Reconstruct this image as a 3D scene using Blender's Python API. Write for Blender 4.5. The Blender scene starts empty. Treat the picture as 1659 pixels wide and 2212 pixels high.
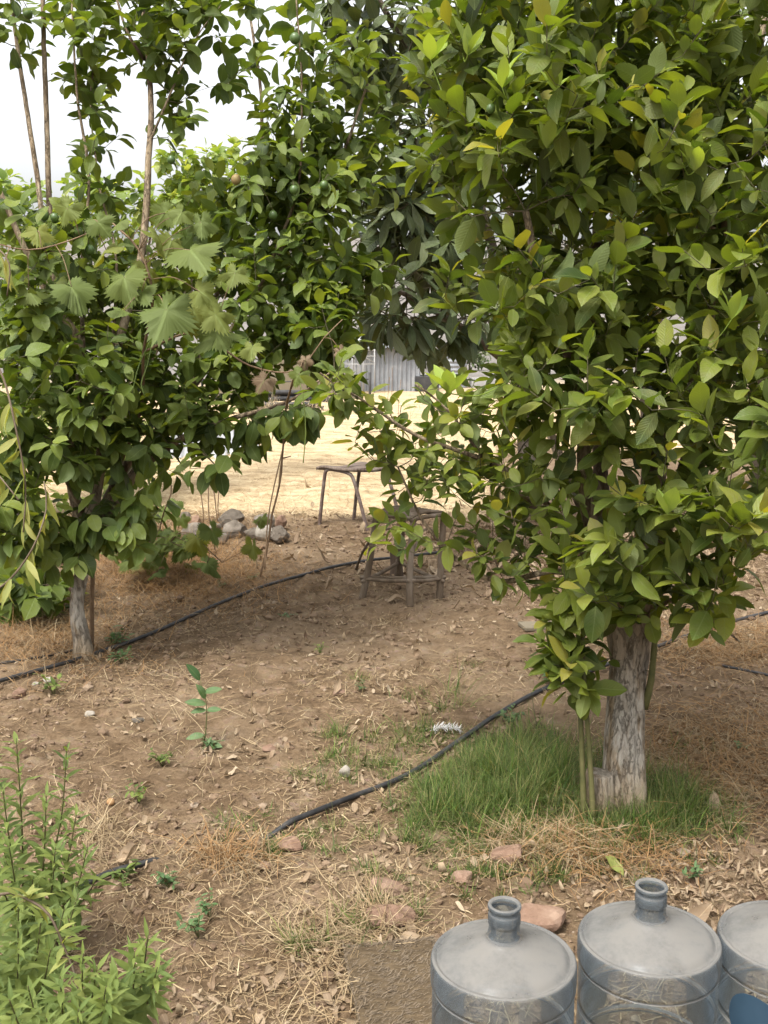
import bpy, bmesh, math, random
import numpy as np
from mathutils import Vector, Matrix

# ------------------------------------------------------------------ camera, sky, sun, exposure
sc = bpy.context.scene
COL = sc.collection
random.seed(11)
rng = np.random.default_rng(11)
R = math.radians
H, PITCH, F, CX, CY = 1.54, R(10.0), 2372.0, 829.5, 1106.0   # F, CX, CY: photograph measured at 1659 x 2212

cam_d = bpy.data.cameras.new('camera')
cam_d.sensor_fit = 'VERTICAL'
cam_d.sensor_height = 36.0
cam_d.lens = 36.0 * F / 2212.0
cam_d.clip_start, cam_d.clip_end = 0.05, 3000.0
cam = bpy.data.objects.new('camera', cam_d)
COL.objects.link(cam)
cam.location = (0, 0, H)
cam.rotation_euler = (math.pi / 2 - PITCH, 0, 0)
sc.camera = cam

SUN_EL, SUN_ROT = R(62), R(215)      # sun high, behind the camera and to its left
world = bpy.data.worlds.new('World')
sc.world = world
world.use_nodes = True
wn, wl = world.node_tree.nodes, world.node_tree.links
wn.clear()
w_out = wn.new('ShaderNodeOutputWorld')
w_bg = wn.new('ShaderNodeBackground')
w_hs = wn.new('ShaderNodeHueSaturation')
w_sky = wn.new('ShaderNodeTexSky')
w_sky.sky_type = 'NISHITA'
w_sky.sun_disc = False
w_sky.sun_elevation = SUN_EL
w_sky.sun_rotation = SUN_ROT
w_sky.dust_density = 6.0
w_sky.air_density = 1.0
w_hs.inputs['Saturation'].default_value = 0.14
w_bg.inputs['Strength'].default_value = 0.15
wl.new(w_sky.outputs[0], w_hs.inputs['Color'])
wl.new(w_hs.outputs[0], w_bg.inputs['Color'])
wl.new(w_bg.outputs[0], w_out.inputs['Surface'])

sun_d = bpy.data.lights.new('sun', 'SUN')
sun_d.energy = 1.15
sun_d.angle = R(14)
sun_d.color = (1.0, 0.96, 0.88)
sun = bpy.data.objects.new('sun', sun_d)
COL.objects.link(sun)
sdir = Vector((math.sin(SUN_ROT) * math.cos(SUN_EL), math.cos(SUN_ROT) * math.cos(SUN_EL), math.sin(SUN_EL)))
sun.rotation_euler = sdir.to_track_quat('Z', 'Y').to_euler()
sun.location = (-4, -5, 12)

sc.view_settings.view_transform = 'Standard'
sc.view_settings.look = 'None'
sc.view_settings.exposure = 1.5
sc.view_settings.gamma = 1.0

# ------------------------------------------------------------------ helpers: points
FWD = np.array([0, math.cos(PITCH), -math.sin(PITCH)])
UPV = np.array([0, math.sin(PITCH), math.cos(PITCH)])
XV = np.array([1.0, 0, 0])
CAM = np.array([0, 0, H])


def P(u, v, d):
    return CAM + XV * ((u - CX) / F * d) - UPV * ((v - CY) / F * d) + FWD * d


def G(u, v, z=0.0):
    r = XV * ((u - CX) / F) - UPV * ((v - CY) / F) + FWD
    return CAM + r * ((z - H) / r[2])


def PP(lst):
    return [P(*a) for a in lst]


def vnoise(x, y, seed=0):
    xi, yi = np.floor(x).astype(np.int64), np.floor(y).astype(np.int64)
    fx, fy = x - xi, y - yi
    fx, fy = fx * fx * (3 - 2 * fx), fy * fy * (3 - 2 * fy)

    def h(a, b):
        n = (a * 374761393 + b * 668265263 + seed * 144269) & 0x7fffffff
        n = ((n ^ (n >> 13)) * 1274126177) & 0x7fffffff
        return ((n ^ (n >> 16)) & 0xffff) / 65535.0
    return (h(xi, yi) * (1 - fx) + h(xi + 1, yi) * fx) * (1 - fy) + (h(xi, yi + 1) * (1 - fx) + h(xi + 1, yi + 1) * fx) * fy


def fbm(x, y, oct=4, seed=0):
    s, a, t = 0, 1.0, 0
    for i in range(oct):
        s = s + a * vnoise(x * 2 ** i, y * 2 ** i, seed + i)
        t += a
        a *= 0.5
    return s / t


def sstep(a, b, x):
    t = np.clip((x - a) / (b - a), 0, 1)
    return t * t * (3 - 2 * t)


def gz(x, y):
    x, y = np.asarray(x, float), np.asarray(y, float)
    near = 1 - sstep(10, 16, y)
    z = (fbm(x * 1.1, y * 1.1, 3, 5) - 0.5) * 0.07
    z = z + near * ((fbm(x * 7, y * 7, 3, 9) - 0.5) * 0.034 + (fbm(x * 22, y * 22, 3, 19) - 0.5) * 0.026 + 0.06 * np.clip(fbm(x * 13, y * 13, 2, 29) - 0.62, 0, 1))
    z = z - 0.03 * np.clip(y - 17, 0, 45)
    hill = sstep(60, 330, y)
    z = z + hill * (19 + 8 * fbm(x * 0.012, y * 0.012, 4, 31))
    return z


# ------------------------------------------------------------------ helpers: meshes and objects
ROOT = {}


class Geo:
    def __init__(self):
        self.v, self.f, self.n, self.uv, self.r = [], [], 0, [], []

    def add(self, v, f, uv=None, r=None):
        v = np.asarray(v, float).reshape(-1, 3)
        fs = f if isinstance(f, list) else [f]
        self.v.append(v)
        for a in fs:
            self.f.append(np.asarray(a, np.int64) + self.n)
        self.uv.append(np.zeros((len(v), 2)) if uv is None else np.asarray(uv, float))
        self.r.append(np.full(len(v), 0.5) if r is None else np.asarray(r, float))
        self.n += len(v)
        return self

    def build(self, name, mat, parent=None, smooth=True):
        loc = ROOT.get(parent.name, np.zeros(3)) if parent else np.zeros(3)
        v = np.concatenate(self.v) - loc
        uv = np.concatenate(self.uv)
        me = bpy.data.meshes.new(name)
        me.vertices.add(len(v))
        me.vertices.foreach_set('co', v.astype(np.float32).ravel())
        loops = np.concatenate([a.ravel() for a in self.f])
        tot = np.concatenate([np.full(len(a), a.shape[1]) for a in self.f])
        st = np.concatenate([[0], np.cumsum(tot)[:-1]])
        me.loops.add(len(loops))
        me.loops.foreach_set('vertex_index', loops.astype(np.int32))
        me.polygons.add(len(tot))
        me.polygons.foreach_set('loop_start', st.astype(np.int32))
        me.polygons.foreach_set('loop_total', tot.astype(np.int32))
        me.polygons.foreach_set('use_smooth', np.full(len(tot), smooth))
        me.update(calc_edges=True)
        ul = me.uv_layers.new(name='UVMap')
        ul.data.foreach_set('uv', uv[loops].astype(np.float32).ravel())
        at = me.attributes.new('rnd', 'FLOAT', 'POINT')
        at.data.foreach_set('value', np.concatenate(self.r).astype(np.float32))
        for m in (mat if isinstance(mat, list) else [mat]):
            me.materials.append(m)
        o = bpy.data.objects.new(name, me)
        COL.objects.link(o)
        if parent:
            o.parent = parent
            ROOT[o.name] = loc
        return o


def tag(o, label=None, cat=None, group=None, kind=None):
    if label: o['label'] = label
    if cat: o['category'] = cat
    if group: o['group'] = group
    if kind: o['kind'] = kind
    return o


def thing(name, label, cat, loc, group=None):
    o = bpy.data.objects.new(name, None)
    o.empty_display_size = 0.1
    COL.objects.link(o)
    o.location = tuple(loc)
    ROOT[o.name] = np.array(loc, float)
    return tag(o, label, cat, group)


def smooth_path(pts, step=0.04):
    p = np.array(pts, float)
    if len(p) == 2:
        n = max(2, int(np.linalg.norm(p[1] - p[0]) / step) + 1)
        return p[0] + (p[1] - p[0]) * np.linspace(0, 1, n)[:, None]
    q = np.vstack([2 * p[0] - p[1], p, 2 * p[-1] - p[-2]])
    out = []
    for i in range(1, len(q) - 2):
        n = max(2, int(np.linalg.norm(q[i + 1] - q[i]) / step))
        t = np.linspace(0, 1, n, endpoint=False)[:, None]
        a, b, c, d = q[i - 1], q[i], q[i + 1], q[i + 2]
        out.append(0.5 * (2 * b + (c - a) * t + (2 * a - 5 * b + 4 * c - d) * t ** 2 + (3 * b - a - 3 * c + d) * t ** 3))
    out.append(p[-1:])
    return np.vstack(out)


def norm(a):
    a = np.asarray(a, float)
    return a / np.maximum(np.linalg.norm(a, axis=-1, keepdims=True), 1e-9)


def tube(geo, pts, rad, sides=6, rfun=None, cap=True):
    pts = np.asarray(pts, float)
    n = len(pts)
    rad = np.broadcast_to(np.asarray(rad, float), (n,))
    T = norm(np.gradient(pts, axis=0))
    nrm = np.cross(T[0], [0.31, 0.2, 0.93] if abs(T[0][2]) < 0.9 else [1, 0.1, 0])
    nrm = nrm / np.linalg.norm(nrm)
    N = np.zeros((n, 3))
    for i in range(n):
        nrm = nrm - T[i] * np.dot(nrm, T[i])
        nrm = nrm / np.linalg.norm(nrm)
        N[i] = nrm
    B = np.cross(T, N)
    th = np.linspace(0, 2 * math.pi, sides, endpoint=False)
    rr = rad[:, None] * np.ones(sides)
    if rfun is not None:
        s = np.concatenate([[0], np.cumsum(np.linalg.norm(np.diff(pts, axis=0), axis=1))])
        rr = rr * rfun(th[None, :], s[:, None])
    v = pts[:, None, :] + rr[..., None] * (np.cos(th)[None, :, None] * N[:, None, :] + np.sin(th)[None, :, None] * B[:, None, :])
    i = np.arange(n - 1)[:, None] * sides
    j = np.arange(sides)[None, :]
    k = (j + 1) % sides
    q = np.stack([i + j, i + k, i + sides + k, i + sides + j], -1).reshape(-1, 4)
    fs = [q]
    if cap:
        fs += [np.arange(sides)[None, ::-1], (np.arange(sides) + (n - 1) * sides)[None, :]]
    vv = np.repeat(np.linspace(0, 1, n), sides)
    uu = np.tile(np.arange(sides) / sides, n)
    geo.add(v.reshape(-1, 3), fs, np.stack([uu, vv], 1), np.full(n * sides, random.random()))


def lathe(geo, prof, c, segs=64, closed=False):
    prof = np.array(prof, float)
    th = np.linspace(0, 2 * math.pi, segs, endpoint=False)
    v = np.stack([c[0] + prof[:, None, 0] * np.cos(th), c[1] + prof[:, None, 0] * np.sin(th), c[2] + prof[:, None, 1] * np.ones(segs)], -1)
    n = len(prof)
    i = np.arange(n - 1)[:, None] * segs
    j = np.arange(segs)[None, :]
    k = (j + 1) % segs
    q = np.stack([i + j, i + k, i + segs + k, i + segs + j], -1).reshape(-1, 4)
    geo.add(v.reshape(-1, 3), q)


def box(geo, c, s, rz=0.0, bev=0.0, tilt=None):
    bm = bmesh.new()
    bmesh.ops.create_cube(bm, size=1)
    bmesh.ops.scale(bm, vec=s, verts=bm.verts)
    if bev:
        bmesh.ops.bevel(bm, geom=bm.edges[:], offset=bev, segments=2, profile=0.7, affect='EDGES')
    M = Matrix.Rotation(rz, 3, 'Z')
    if tilt is not None:
        M = M @ Matrix.Rotation(tilt[0], 3, 'X') @ Matrix.Rotation(tilt[1], 3, 'Y')
    bmesh.ops.triangulate(bm, faces=[f for f in bm.faces if len(f.verts) > 4])
    bm.verts.index_update()
    v = np.array([M @ w.co + Vector(c) for w in bm.verts])
    q = [[w.index for w in f.verts] for f in bm.faces if len(f.verts) == 4]
    t = [[w.index for w in f.verts] for f in bm.faces if len(f.verts) == 3]
    bm.free()
    geo.add(v, [np.array(a) for a in (q, t) if a])


# profile(t): relative half-width along a leaf
def prof_citrus(t): return np.maximum(np.sin(math.pi * np.clip(t, 0, 1) ** 0.90) ** 0.74, 0.03)
def prof_lance(t): return np.maximum(np.sin(math.pi * np.clip(t, 0, 1) ** 0.75) ** 1.25, 0.03)
def prof_loquat(t): return np.maximum(np.sin(math.pi * np.clip(t, 0, 1) ** 1.35) ** 0.9, 0.03)
def prof_straw(t): return 1.0 - 0.55 * t
def prof_blade(t): return np.maximum(1 - t ** 1.7, 0.06)


def leaves(geo, pos, dirv, nrm, L, W, curl, fold, rnd, prof=prof_citrus, nseg=5, wav=0.0):
    pos, dirv = np.asarray(pos, float), norm(dirv)
    nrm = np.asarray(nrm, float)
    nrm = norm(nrm - dirv * np.sum(nrm * dirv, 1, keepdims=True))
    side = np.cross(dirv, nrm)
    m = len(pos)
    t = np.linspace(0, 1, nseg + 1)
    w = prof(t)
    L, W, curl, fold = [np.broadcast_to(np.asarray(a, float), (m,)) for a in (L, W, curl, fold)]
    c = np.where(np.abs(curl) < 1e-3, 1e-3, curl)[:, None]
    ax = np.sin(c * t) / c * L[:, None]
    az = -(1 - np.cos(c * t)) / c * L[:, None]
    if wav:
        az = az + wav * L[:, None] * np.sin(t * rng.uniform(4, 9, (m, 1)) + rng.uniform(0, 6, (m, 1))) * t
    tx, tz = np.cos(c * t), -np.sin(c * t)
    ctr = pos[:, None] + ax[..., None] * dirv[:, None] + az[..., None] * nrm[:, None]
    nn = -tz[..., None] * dirv[:, None] + tx[..., None] * nrm[:, None]
    hw = 0.5 * W[:, None] * w[None]
    cf, sf = np.cos(fold)[:, None, None], np.sin(fold)[:, None, None]
    V = np.zeros((m, nseg + 1, 3, 3))
    V[:, :, 1] = ctr
    off = hw[..., None] * (cf * side[:, None]), hw[..., None] * (sf * nn)
    k1 = k2 = 0
    if wav:
        k1 = (rng.uniform(-1, 1, (m, nseg + 1, 1)) * wav * 0.5 * hw[..., None]) * nn
        k2 = (rng.uniform(-1, 1, (m, nseg + 1, 1)) * wav * 0.5 * hw[..., None]) * nn
    V[:, :, 0] = ctr - off[0] + off[1] + k1
    V[:, :, 2] = ctr + off[0] + off[1] + k2
    nv = 3 * (nseg + 1)
    i = np.arange(nseg)[:, None] * 3
    q = np.concatenate([i + np.array([0, 1, 4, 3]), i + np.array([1, 2, 5, 4])])
    f = (np.arange(m)[:, None, None] * nv + q[None]).reshape(-1, 4)
    uv = np.zeros((nseg + 1, 3, 2))
    uv[:, 0, 0], uv[:, 1, 0], uv[:, 2, 0] = 0.5 - 0.5 * w, 0.5, 0.5 + 0.5 * w
    uv[:, :, 1] = t[:, None]
    geo.add(V.reshape(-1, 3), f, np.tile(uv.reshape(-1, 2), (m, 1)), np.repeat(np.broadcast_to(rnd, (m,)), nv))


def palmate(geo, pos, dirv, nrm, S, rnd, lobes=5):
    """lobed, toothed grape leaves"""
    n = 72
    th = np.linspace(-math.pi * 0.94, math.pi * 0.94, n)
    base = 1.0 - 0.40 * (np.abs(((2.5 * th / math.pi) + 0.5) % 1 - 0.5) * 2) ** 1.3
    base = base * (0.86 + 0.14 * np.cos(th))
    teeth = 1 + 0.13 * (2 * np.abs(((np.arange(n) * 0.5) % 1) - 0.5) * 2 - 1)
    r = base * teeth
    pos, dirv = np.asarray(pos, float), norm(dirv)
    nrm = norm(nrm - dirv * np.sum(nrm * dirv, 1, keepdims=True))
    side = np.cross(dirv, nrm)
    for a in range(len(pos)):
        ph = rng.uniform(0, 6)
        rings, uvs = [], []
        for k in (0.45, 1.0):
            x, y = r * k * np.cos(th), r * k * np.sin(th)
            z = -(k ** 2) * (0.22 + 0.26 * np.sin(th + ph) + 0.20 * np.sin(th * 2 + ph * 2)) + 0.025 * k * np.cos(th * 5) + rng.normal(0, 0.012, n) * k
            rings.append(np.stack([x, y, z], 1))
            uvs.append(np.stack([0.5 + 0.5 * y, 0.5 + 0.5 * x], 1))
        loc = np.vstack([[[0, 0, 0]], rings[0], rings[1]]) * S[a] * 0.55
        v = pos[a] + loc[:, :1] * dirv[a] + loc[:, 1:2] * side[a] + loc[:, 2:] * nrm[a]
        i = np.arange(n - 1)
        tri = np.stack([np.zeros(n - 1, int), 1 + i, 2 + i], 1)
        q = np.stack([1 + i, 1 + n + i, 2 + n + i, 2 + i], 1)
        geo.add(v, [tri, q], np.vstack([[[0.5, 0.5]], uvs[0], uvs[1]]), np.full(2 * n + 1, rnd[a]))


def rock_shape(sub=3, planes=14, seed=0):
    r = np.random.default_rng(seed)
    bm = bmesh.new()
    bmesh.ops.create_icosphere(bm, subdivisions=sub, radius=1)
    v = np.array([w.co[:] for w in bm.verts])
    f = np.array([[w.index for w in g.verts] for g in bm.faces])
    bm.free()
    pn = norm(r.normal(size=(planes, 3)))
    h = r.uniform(0.6, 0.95, planes)
    d = v @ pn.T
    rad = np.min(np.where(d > 0.05, h / np.maximum(d, 0.05), 9), axis=1)
    rad = np.minimum(rad, 1.05) * (1 + r.normal(0, 0.012, len(v)))
    return v * rad[:, None], f


def sphere(geo, c, s, sub=2, rough=0.0, r=None):
    bm = bmesh.new()
    bmesh.ops.create_icosphere(bm, subdivisions=sub, radius=1)
    v = np.array([w.co[:] for w in bm.verts])
    f = np.array([[w.index for w in g.verts] for g in bm.faces])
    bm.free()
    geo.add(np.asarray(c) + v * np.asarray(s), f, None, None if r is None else np.full(len(v), r))


# ------------------------------------------------------------------ helpers: materials
def new_mat(name):
    m = bpy.data.materials.new(name)
    m.use_nodes = True
    n, l = m.node_tree.nodes, m.node_tree.links
    n.clear()
    out = n.new('ShaderNodeOutputMaterial')
    return m, n, l, out


def ramp(n, cols, pos=None, interp='LINEAR'):
    r = n.new('ShaderNodeValToRGB')
    r.color_ramp.interpolation = interp
    e = r.color_ramp.elements
    k = len(cols)
    pos = pos or [i / (k - 1) for i in range(k)]
    e[0].position, e[0].color = pos[0], (*cols[0], 1)
    e[1].position, e[1].color = pos[-1], (*cols[-1], 1)
    for i in range(1, k - 1):
        x = e.new(pos[i])
        x.color = (*cols[i], 1)
    return r


def noise(n, l, scale, detail=4, vec=None, rough=0.6, dist=0.0):
    t = n.new('ShaderNodeTexNoise')
    t.inputs['Scale'].default_value = scale
    t.inputs['Detail'].default_value = detail
    t.inputs['Roughness'].default_value = rough
    t.inputs['Distortion'].default_value = dist
    if vec is not None: l.new(vec, t.inputs['Vector'])
    return t


def mix(n, l, fac, a, b, mode='MIX'):
    m = n.new('ShaderNodeMix')
    m.data_type = 'RGBA'
    m.blend_type = mode
    for sock, val in ((m.inputs[0], fac), (m.inputs[6], a), (m.inputs[7], b)):
        if hasattr(val, 'is_output'): l.new(val, sock)
        elif isinstance(val, tuple): sock.default_value = (*val, 1)
        else: sock.default_value = val
    return m.outputs[2]


def math_n(n, l, op, a, b=0.0, clamp=False):
    m = n.new('ShaderNodeMath')
    m.operation = op
    m.use_clamp = clamp
    for sock, val in ((m.inputs[0], a), (m.inputs[1], b)):
        if hasattr(val, 'is_output'): l.new(val, sock)
        else: sock.default_value = val
    return m.outputs[0]


def maprange(n, l, val, a, b, c=0.0, d=1.0):
    m = n.new('ShaderNodeMapRange')
    m.interpolation_type = 'SMOOTHSTEP'
    l.new(val, m.inputs[0])
    for i, x in enumerate((a, b, c, d)): m.inputs[i + 1].default_value = x
    return m.outputs[0]


def leaf_mat(name, cols, back, rib=(0.2, 0.26, 0.08), trans=0.3, rough=0.5, dust=0.25, veins=0.0, vfreq=11.0, spots=0.0, pos=None, dustc=(0.27, 0.255, 0.20), tcol=(1.6, 1.5, 0.5)):
    m, n, l, out = new_mat(name)
    at = n.new('ShaderNodeAttribute'); at.attribute_name = 'rnd'
    uv = n.new('ShaderNodeUVMap')
    sx = n.new('ShaderNodeSeparateXYZ'); l.new(uv.outputs[0], sx.inputs[0])
    geo = n.new('ShaderNodeNewGeometry')
    c = ramp(n, cols, pos).outputs[0] if False else None
    rp = ramp(n, cols, pos); l.new(at.outputs['Fac'], rp.inputs[0])
    tc = n.new('ShaderNodeTexCoord')
    n1 = noise(n, l, 9.0, 3, tc.outputs['Object'])
    n2 = noise(n, l, 70.0, 3, tc.outputs['Object'])
    col = mix(n, l, maprange(n, l, n1.outputs[0], 0.35, 0.7, 0.0, 0.55), rp.outputs[0], tuple(0.6 * x + 0.4 * y for x, y in zip(cols[-1], cols[0])))
    # veins: midrib + side veins
    ab = math_n(n, l, 'ABSOLUTE', math_n(n, l, 'SUBTRACT', sx.outputs[0], 0.5))
    midr = maprange(n, l, ab, 0.035, 0.012)
    ph = math_n(n, l, 'ADD', math_n(n, l, 'MULTIPLY', sx.outputs[1], vfreq), math_n(n, l, 'MULTIPLY', ab, -vfreq * 0.55))
    sv = math_n(n, l, 'ABSOLUTE', math_n(n, l, 'SUBTRACT', math_n(n, l, 'FRACT', ph), 0.5))
    svl = maprange(n, l, sv, 0.10, 0.0)
    col = mix(n, l, math_n(n, l, 'MULTIPLY', midr, 0.45), col, rib)
    col = mix(n, l, math_n(n, l, 'MULTIPLY', svl, 0.10 + veins * 0.25), col, rib)
    if dust:
        df = math_n(n, l, 'MULTIPLY', maprange(n, l, n2.outputs[0], 0.3, 0.75), math_n(n, l, 'MULTIPLY', at.outputs['Fac'], dust * 1.6))
        col = mix(n, l, df, col, dustc)
    if spots:
        n3 = noise(n, l, 160.0, 2, tc.outputs['Object'])
        col = mix(n, l, maprange(n, l, n3.outputs[0], 0.66, 0.72, 0, spots), col, (0.16, 0.10, 0.04))
    colb = mix(n, l, math_n(n, l, 'MULTIPLY', midr, 0.4), mix(n, l, 0.35, back, rp.outputs[0]), rib)
    full = mix(n, l, geo.outputs['Backfacing'], col, colb)
    b = n.new('ShaderNodeBsdfPrincipled')
    l.new(full, b.inputs['Base Color'])
    b.inputs['Roughness'].default_value = rough
    b.inputs['Specular IOR Level'].default_value = 0.28
    bp = n.new('ShaderNodeBump')
    bp.inputs['Strength'].default_value = 0.25 + 0.6 * veins
    bp.inputs['Distance'].default_value = 0.004
    hgt = math_n(n, l, 'ADD', math_n(n, l, 'MULTIPLY', sv, 1.2), math_n(n, l, 'MULTIPLY', midr, -0.8))
    l.new(hgt, bp.inputs['Height'])
    l.new(bp.outputs[0], b.inputs['Normal'])
    t = n.new('ShaderNodeBsdfTranslucent')
    l.new(mix(n, l, 1.0, rp.outputs[0], tcol, 'MULTIPLY'), t.inputs['Color'])
    ms = n.new('ShaderNodeMixShader')
    ms.inputs[0].default_value = trans
    l.new(b.outputs[0], ms.inputs[1]); l.new(t.outputs[0], ms.inputs[2])
    l.new(ms.outputs[0], out.inputs[0])
    return m


def rough_mat(name, cols, scale=8.0, detail=8, rough=0.9, bump=0.5, dist=0.01, stretch=None, pos=None, spec=0.2, bscale=None, use_rnd=0.0, metal=0.0):
    m, n, l, out = new_mat(name)
    tc = n.new('ShaderNodeTexCoord')
    vec = tc.outputs['Object']
    if stretch:
        mp = n.new('ShaderNodeMapping')
        mp.inputs['Scale'].default_value = stretch
        l.new(vec, mp.inputs[0]); vec = mp.outputs[0]
    n1 = noise(n, l, scale, detail, vec, 0.65)
    fac = n1.outputs[0]
    if use_rnd:
        at = n.new('ShaderNodeAttribute'); at.attribute_name = 'rnd'
        fac = math_n(n, l, 'ADD', math_n(n, l, 'MULTIPLY', fac, 1 - use_rnd), math_n(n, l, 'MULTIPLY', at.outputs['Fac'], use_rnd))
    rp = ramp(n, cols, pos or [0.3 + 0.4 * i / (len(cols) - 1) for i in range(len(cols))] if not use_rnd else None)
    l.new(fac, rp.inputs[0])
    b = n.new('ShaderNodeBsdfPrincipled')
    l.new(rp.outputs[0], b.inputs['Base Color'])
    b.inputs['Roughness'].default_value = rough
    b.inputs['Metallic'].default_value = metal
    b.inputs['Specular IOR Level'].default_value = spec
    n2 = noise(n, l, bscale or scale * 3, 6, vec, 0.7)
    bp = n.new('ShaderNodeBump')
    bp.inputs['Strength'].default_value = bump
    bp.inputs['Distance'].default_value = dist
    l.new(n2.outputs[0], bp.inputs['Height'])
    l.new(bp.outputs[0], b.inputs['Normal'])
    l.new(b.outputs[0], out.inputs[0])
    return m


M = {}
M['lemon_leaf'] = leaf_mat('lemon_leaf', [(0.026, 0.048, 0.009), (0.058, 0.096, 0.014), (0.115, 0.160, 0.019), (0.20, 0.245, 0.028), (0.25, 0.235, 0.035)], (0.15, 0.18, 0.075), trans=0.42, rough=0.5, dust=0.22, spots=0.4, dustc=(0.21, 0.18, 0.11), pos=[0, 0.3, 0.65, 0.94, 1.0])
M['young_leaf'] = leaf_mat('young_leaf', [(0.20, 0.29, 0.05), (0.28, 0.36, 0.07)], (0.28, 0.34, 0.12), trans=0.4, rough=0.45, dust=0.0)
M['left_leaf'] = leaf_mat('left_leaf', [(0.022, 0.042, 0.008), (0.050, 0.085, 0.014), (0.105, 0.150, 0.022), (0.18, 0.22, 0.03)], (0.11, 0.15, 0.05), trans=0.38, rough=0.5, dust=0.16, dustc=(0.19, 0.20, 0.14))
M['vine_leaf'] = leaf_mat('vine_leaf', [(0.048, 0.078, 0.010), (0.090, 0.130, 0.015), (0.145, 0.175, 0.022), (0.23, 0.23, 0.03)], (0.12, 0.15, 0.045), trans=0.38, rough=0.65, dust=0.08, veins=0.3, vfreq=6.0, dustc=(0.20, 0.22, 0.15))
M['vine_red'] = leaf_mat('vine_red', [(0.16, 0.115, 0.06), (0.20, 0.12, 0.085)], (0.2, 0.15, 0.09), trans=0.3, rough=0.7, dust=0.2, spots=0.4, tcol=(1.3, 1.0, 0.7))
M['loquat_leaf'] = leaf_mat('loquat_leaf', [(0.020, 0.036, 0.013), (0.048, 0.074, 0.024), (0.088, 0.12, 0.038), (0.155, 0.18, 0.075)], (0.13, 0.135, 0.08), trans=0.18, rough=0.42, dust=0.22, veins=1.0, vfreq=15.0, dustc=(0.25, 0.26, 0.22))
M['far_leaf'] = leaf_mat('far_leaf', [(0.06, 0.11, 0.025), (0.12, 0.19, 0.04), (0.22, 0.29, 0.07), (0.32, 0.36, 0.12)], (0.2, 0.26, 0.1), trans=0.4, rough=0.55, dust=0.15)
M['herb_leaf'] = leaf_mat('herb_leaf', [(0.052, 0.085, 0.022), (0.10, 0.145, 0.036), (0.17, 0.21, 0.05)], (0.25, 0.33, 0.14), trans=0.36, rough=0.6, dust=0.0)
M['yellow_leaf'] = leaf_mat('yellow_leaf', [(0.15, 0.19, 0.045), (0.24, 0.26, 0.07), (0.32, 0.31, 0.11)], (0.22, 0.24, 0.09), trans=0.4, rough=0.6, dust=0.0)
M['weed_leaf'] = leaf_mat('weed_leaf', [(0.045, 0.095, 0.035), (0.08, 0.14, 0.045)], (0.1, 0.15, 0.07), trans=0.25, rough=0.5, dust=0.15)
M['grass'] = leaf_mat('grass', [(0.014, 0.040, 0.006), (0.045, 0.095, 0.013), (0.10, 0.16, 0.024), (0.24, 0.20, 0.09)], (0.09, 0.14, 0.04), trans=0.3, rough=0.6, dust=0.0)
M['straw'] = leaf_mat('straw', [(0.13, 0.075, 0.035), (0.21, 0.14, 0.07), (0.30, 0.22, 0.125), (0.42, 0.34, 0.21)], (0.36, 0.27, 0.15), rib=(0.4, 0.3, 0.18), trans=0.15, rough=0.75, dust=0.0, tcol=(1.1, 1.0, 0.8))
M['field_straw'] = leaf_mat('field_straw', [(0.20, 0.135, 0.07), (0.40, 0.305, 0.18), (0.58, 0.47, 0.31)], (0.58, 0.46, 0.27), rib=(0.6, 0.48, 0.28), trans=0.2, rough=0.8, dust=0.0, tcol=(1.0, 0.95, 0.8))
M['dead_leaf'] = leaf_mat('dead_leaf', [(0.085, 0.048, 0.027), (0.17, 0.11, 0.065), (0.25, 0.18, 0.11), (0.36, 0.28, 0.19)], (0.36, 0.28, 0.18), rib=(0.4, 0.3, 0.18), trans=0.1, rough=0.8, dust=0.15, spots=0.4, tcol=(1.1, 0.95, 0.7))
M['twig'] = rough_mat('twig', [(0.045, 0.04, 0.025), (0.10, 0.085, 0.05), (0.13, 0.12, 0.07)], 14, bump=0.3, rough=0.8)
M['green_stem'] = rough_mat('green_stem', [(0.045, 0.05, 0.018), (0.085, 0.082, 0.03), (0.12, 0.105, 0.045)], 14, bump=0.3, rough=0.7)
M['left_bark'] = rough_mat('left_bark', [(0.055, 0.045, 0.032), (0.12, 0.095, 0.07), (0.22, 0.19, 0.16)], 9, stretch=(1, 1, 0.3), bump=0.6)
M['cane'] = rough_mat('cane', [(0.12, 0.075, 0.045), (0.22, 0.15, 0.09)], 20, bump=0.4, rough=0.8)
M['rock'] = rough_mat('rock', [(0.065, 0.052, 0.038), (0.135, 0.113, 0.09), (0.23, 0.20, 0.165)], 7, bump=0.7, dist=0.02)
M['red_rock'] = rough_mat('red_rock', [(0.11, 0.064, 0.042), (0.18, 0.112, 0.077), (0.26, 0.18, 0.13)], 14, bump=0.7, dist=0.01)
M['white_rock'] = rough_mat('white_rock', [(0.17, 0.145, 0.11), (0.33, 0.30, 0.255)], 14, bump=0.5, dist=0.01)
M['pebble'] = rough_mat('pebble', [(0.075, 0.048, 0.030), (0.125, 0.083, 0.052), (0.18, 0.125, 0.08), (0.30, 0.24, 0.18)], 40, bump=0.5, dist=0.004, use_rnd=0.75)
M['hose'] = rough_mat('hose', [(0.010, 0.010, 0.011), (0.025, 0.024, 0.024), (0.09, 0.075, 0.06)], 16, bump=0.15, rough=0.5, spec=0.4, pos=[0.35, 0.55, 0.8])
M['rust'] = rough_mat('rust', [(0.05, 0.03, 0.024), (0.11, 0.075, 0.06), (0.2, 0.17, 0.155)], 18, bump=0.25, rough=0.5, spec=0.5)
M['plywood'] = rough_mat('plywood', [(0.06, 0.04, 0.03), (0.12, 0.09, 0.07), (0.2, 0.165, 0.135)], 8, stretch=(1, 8, 1), bump=0.3, rough=0.7)
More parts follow.
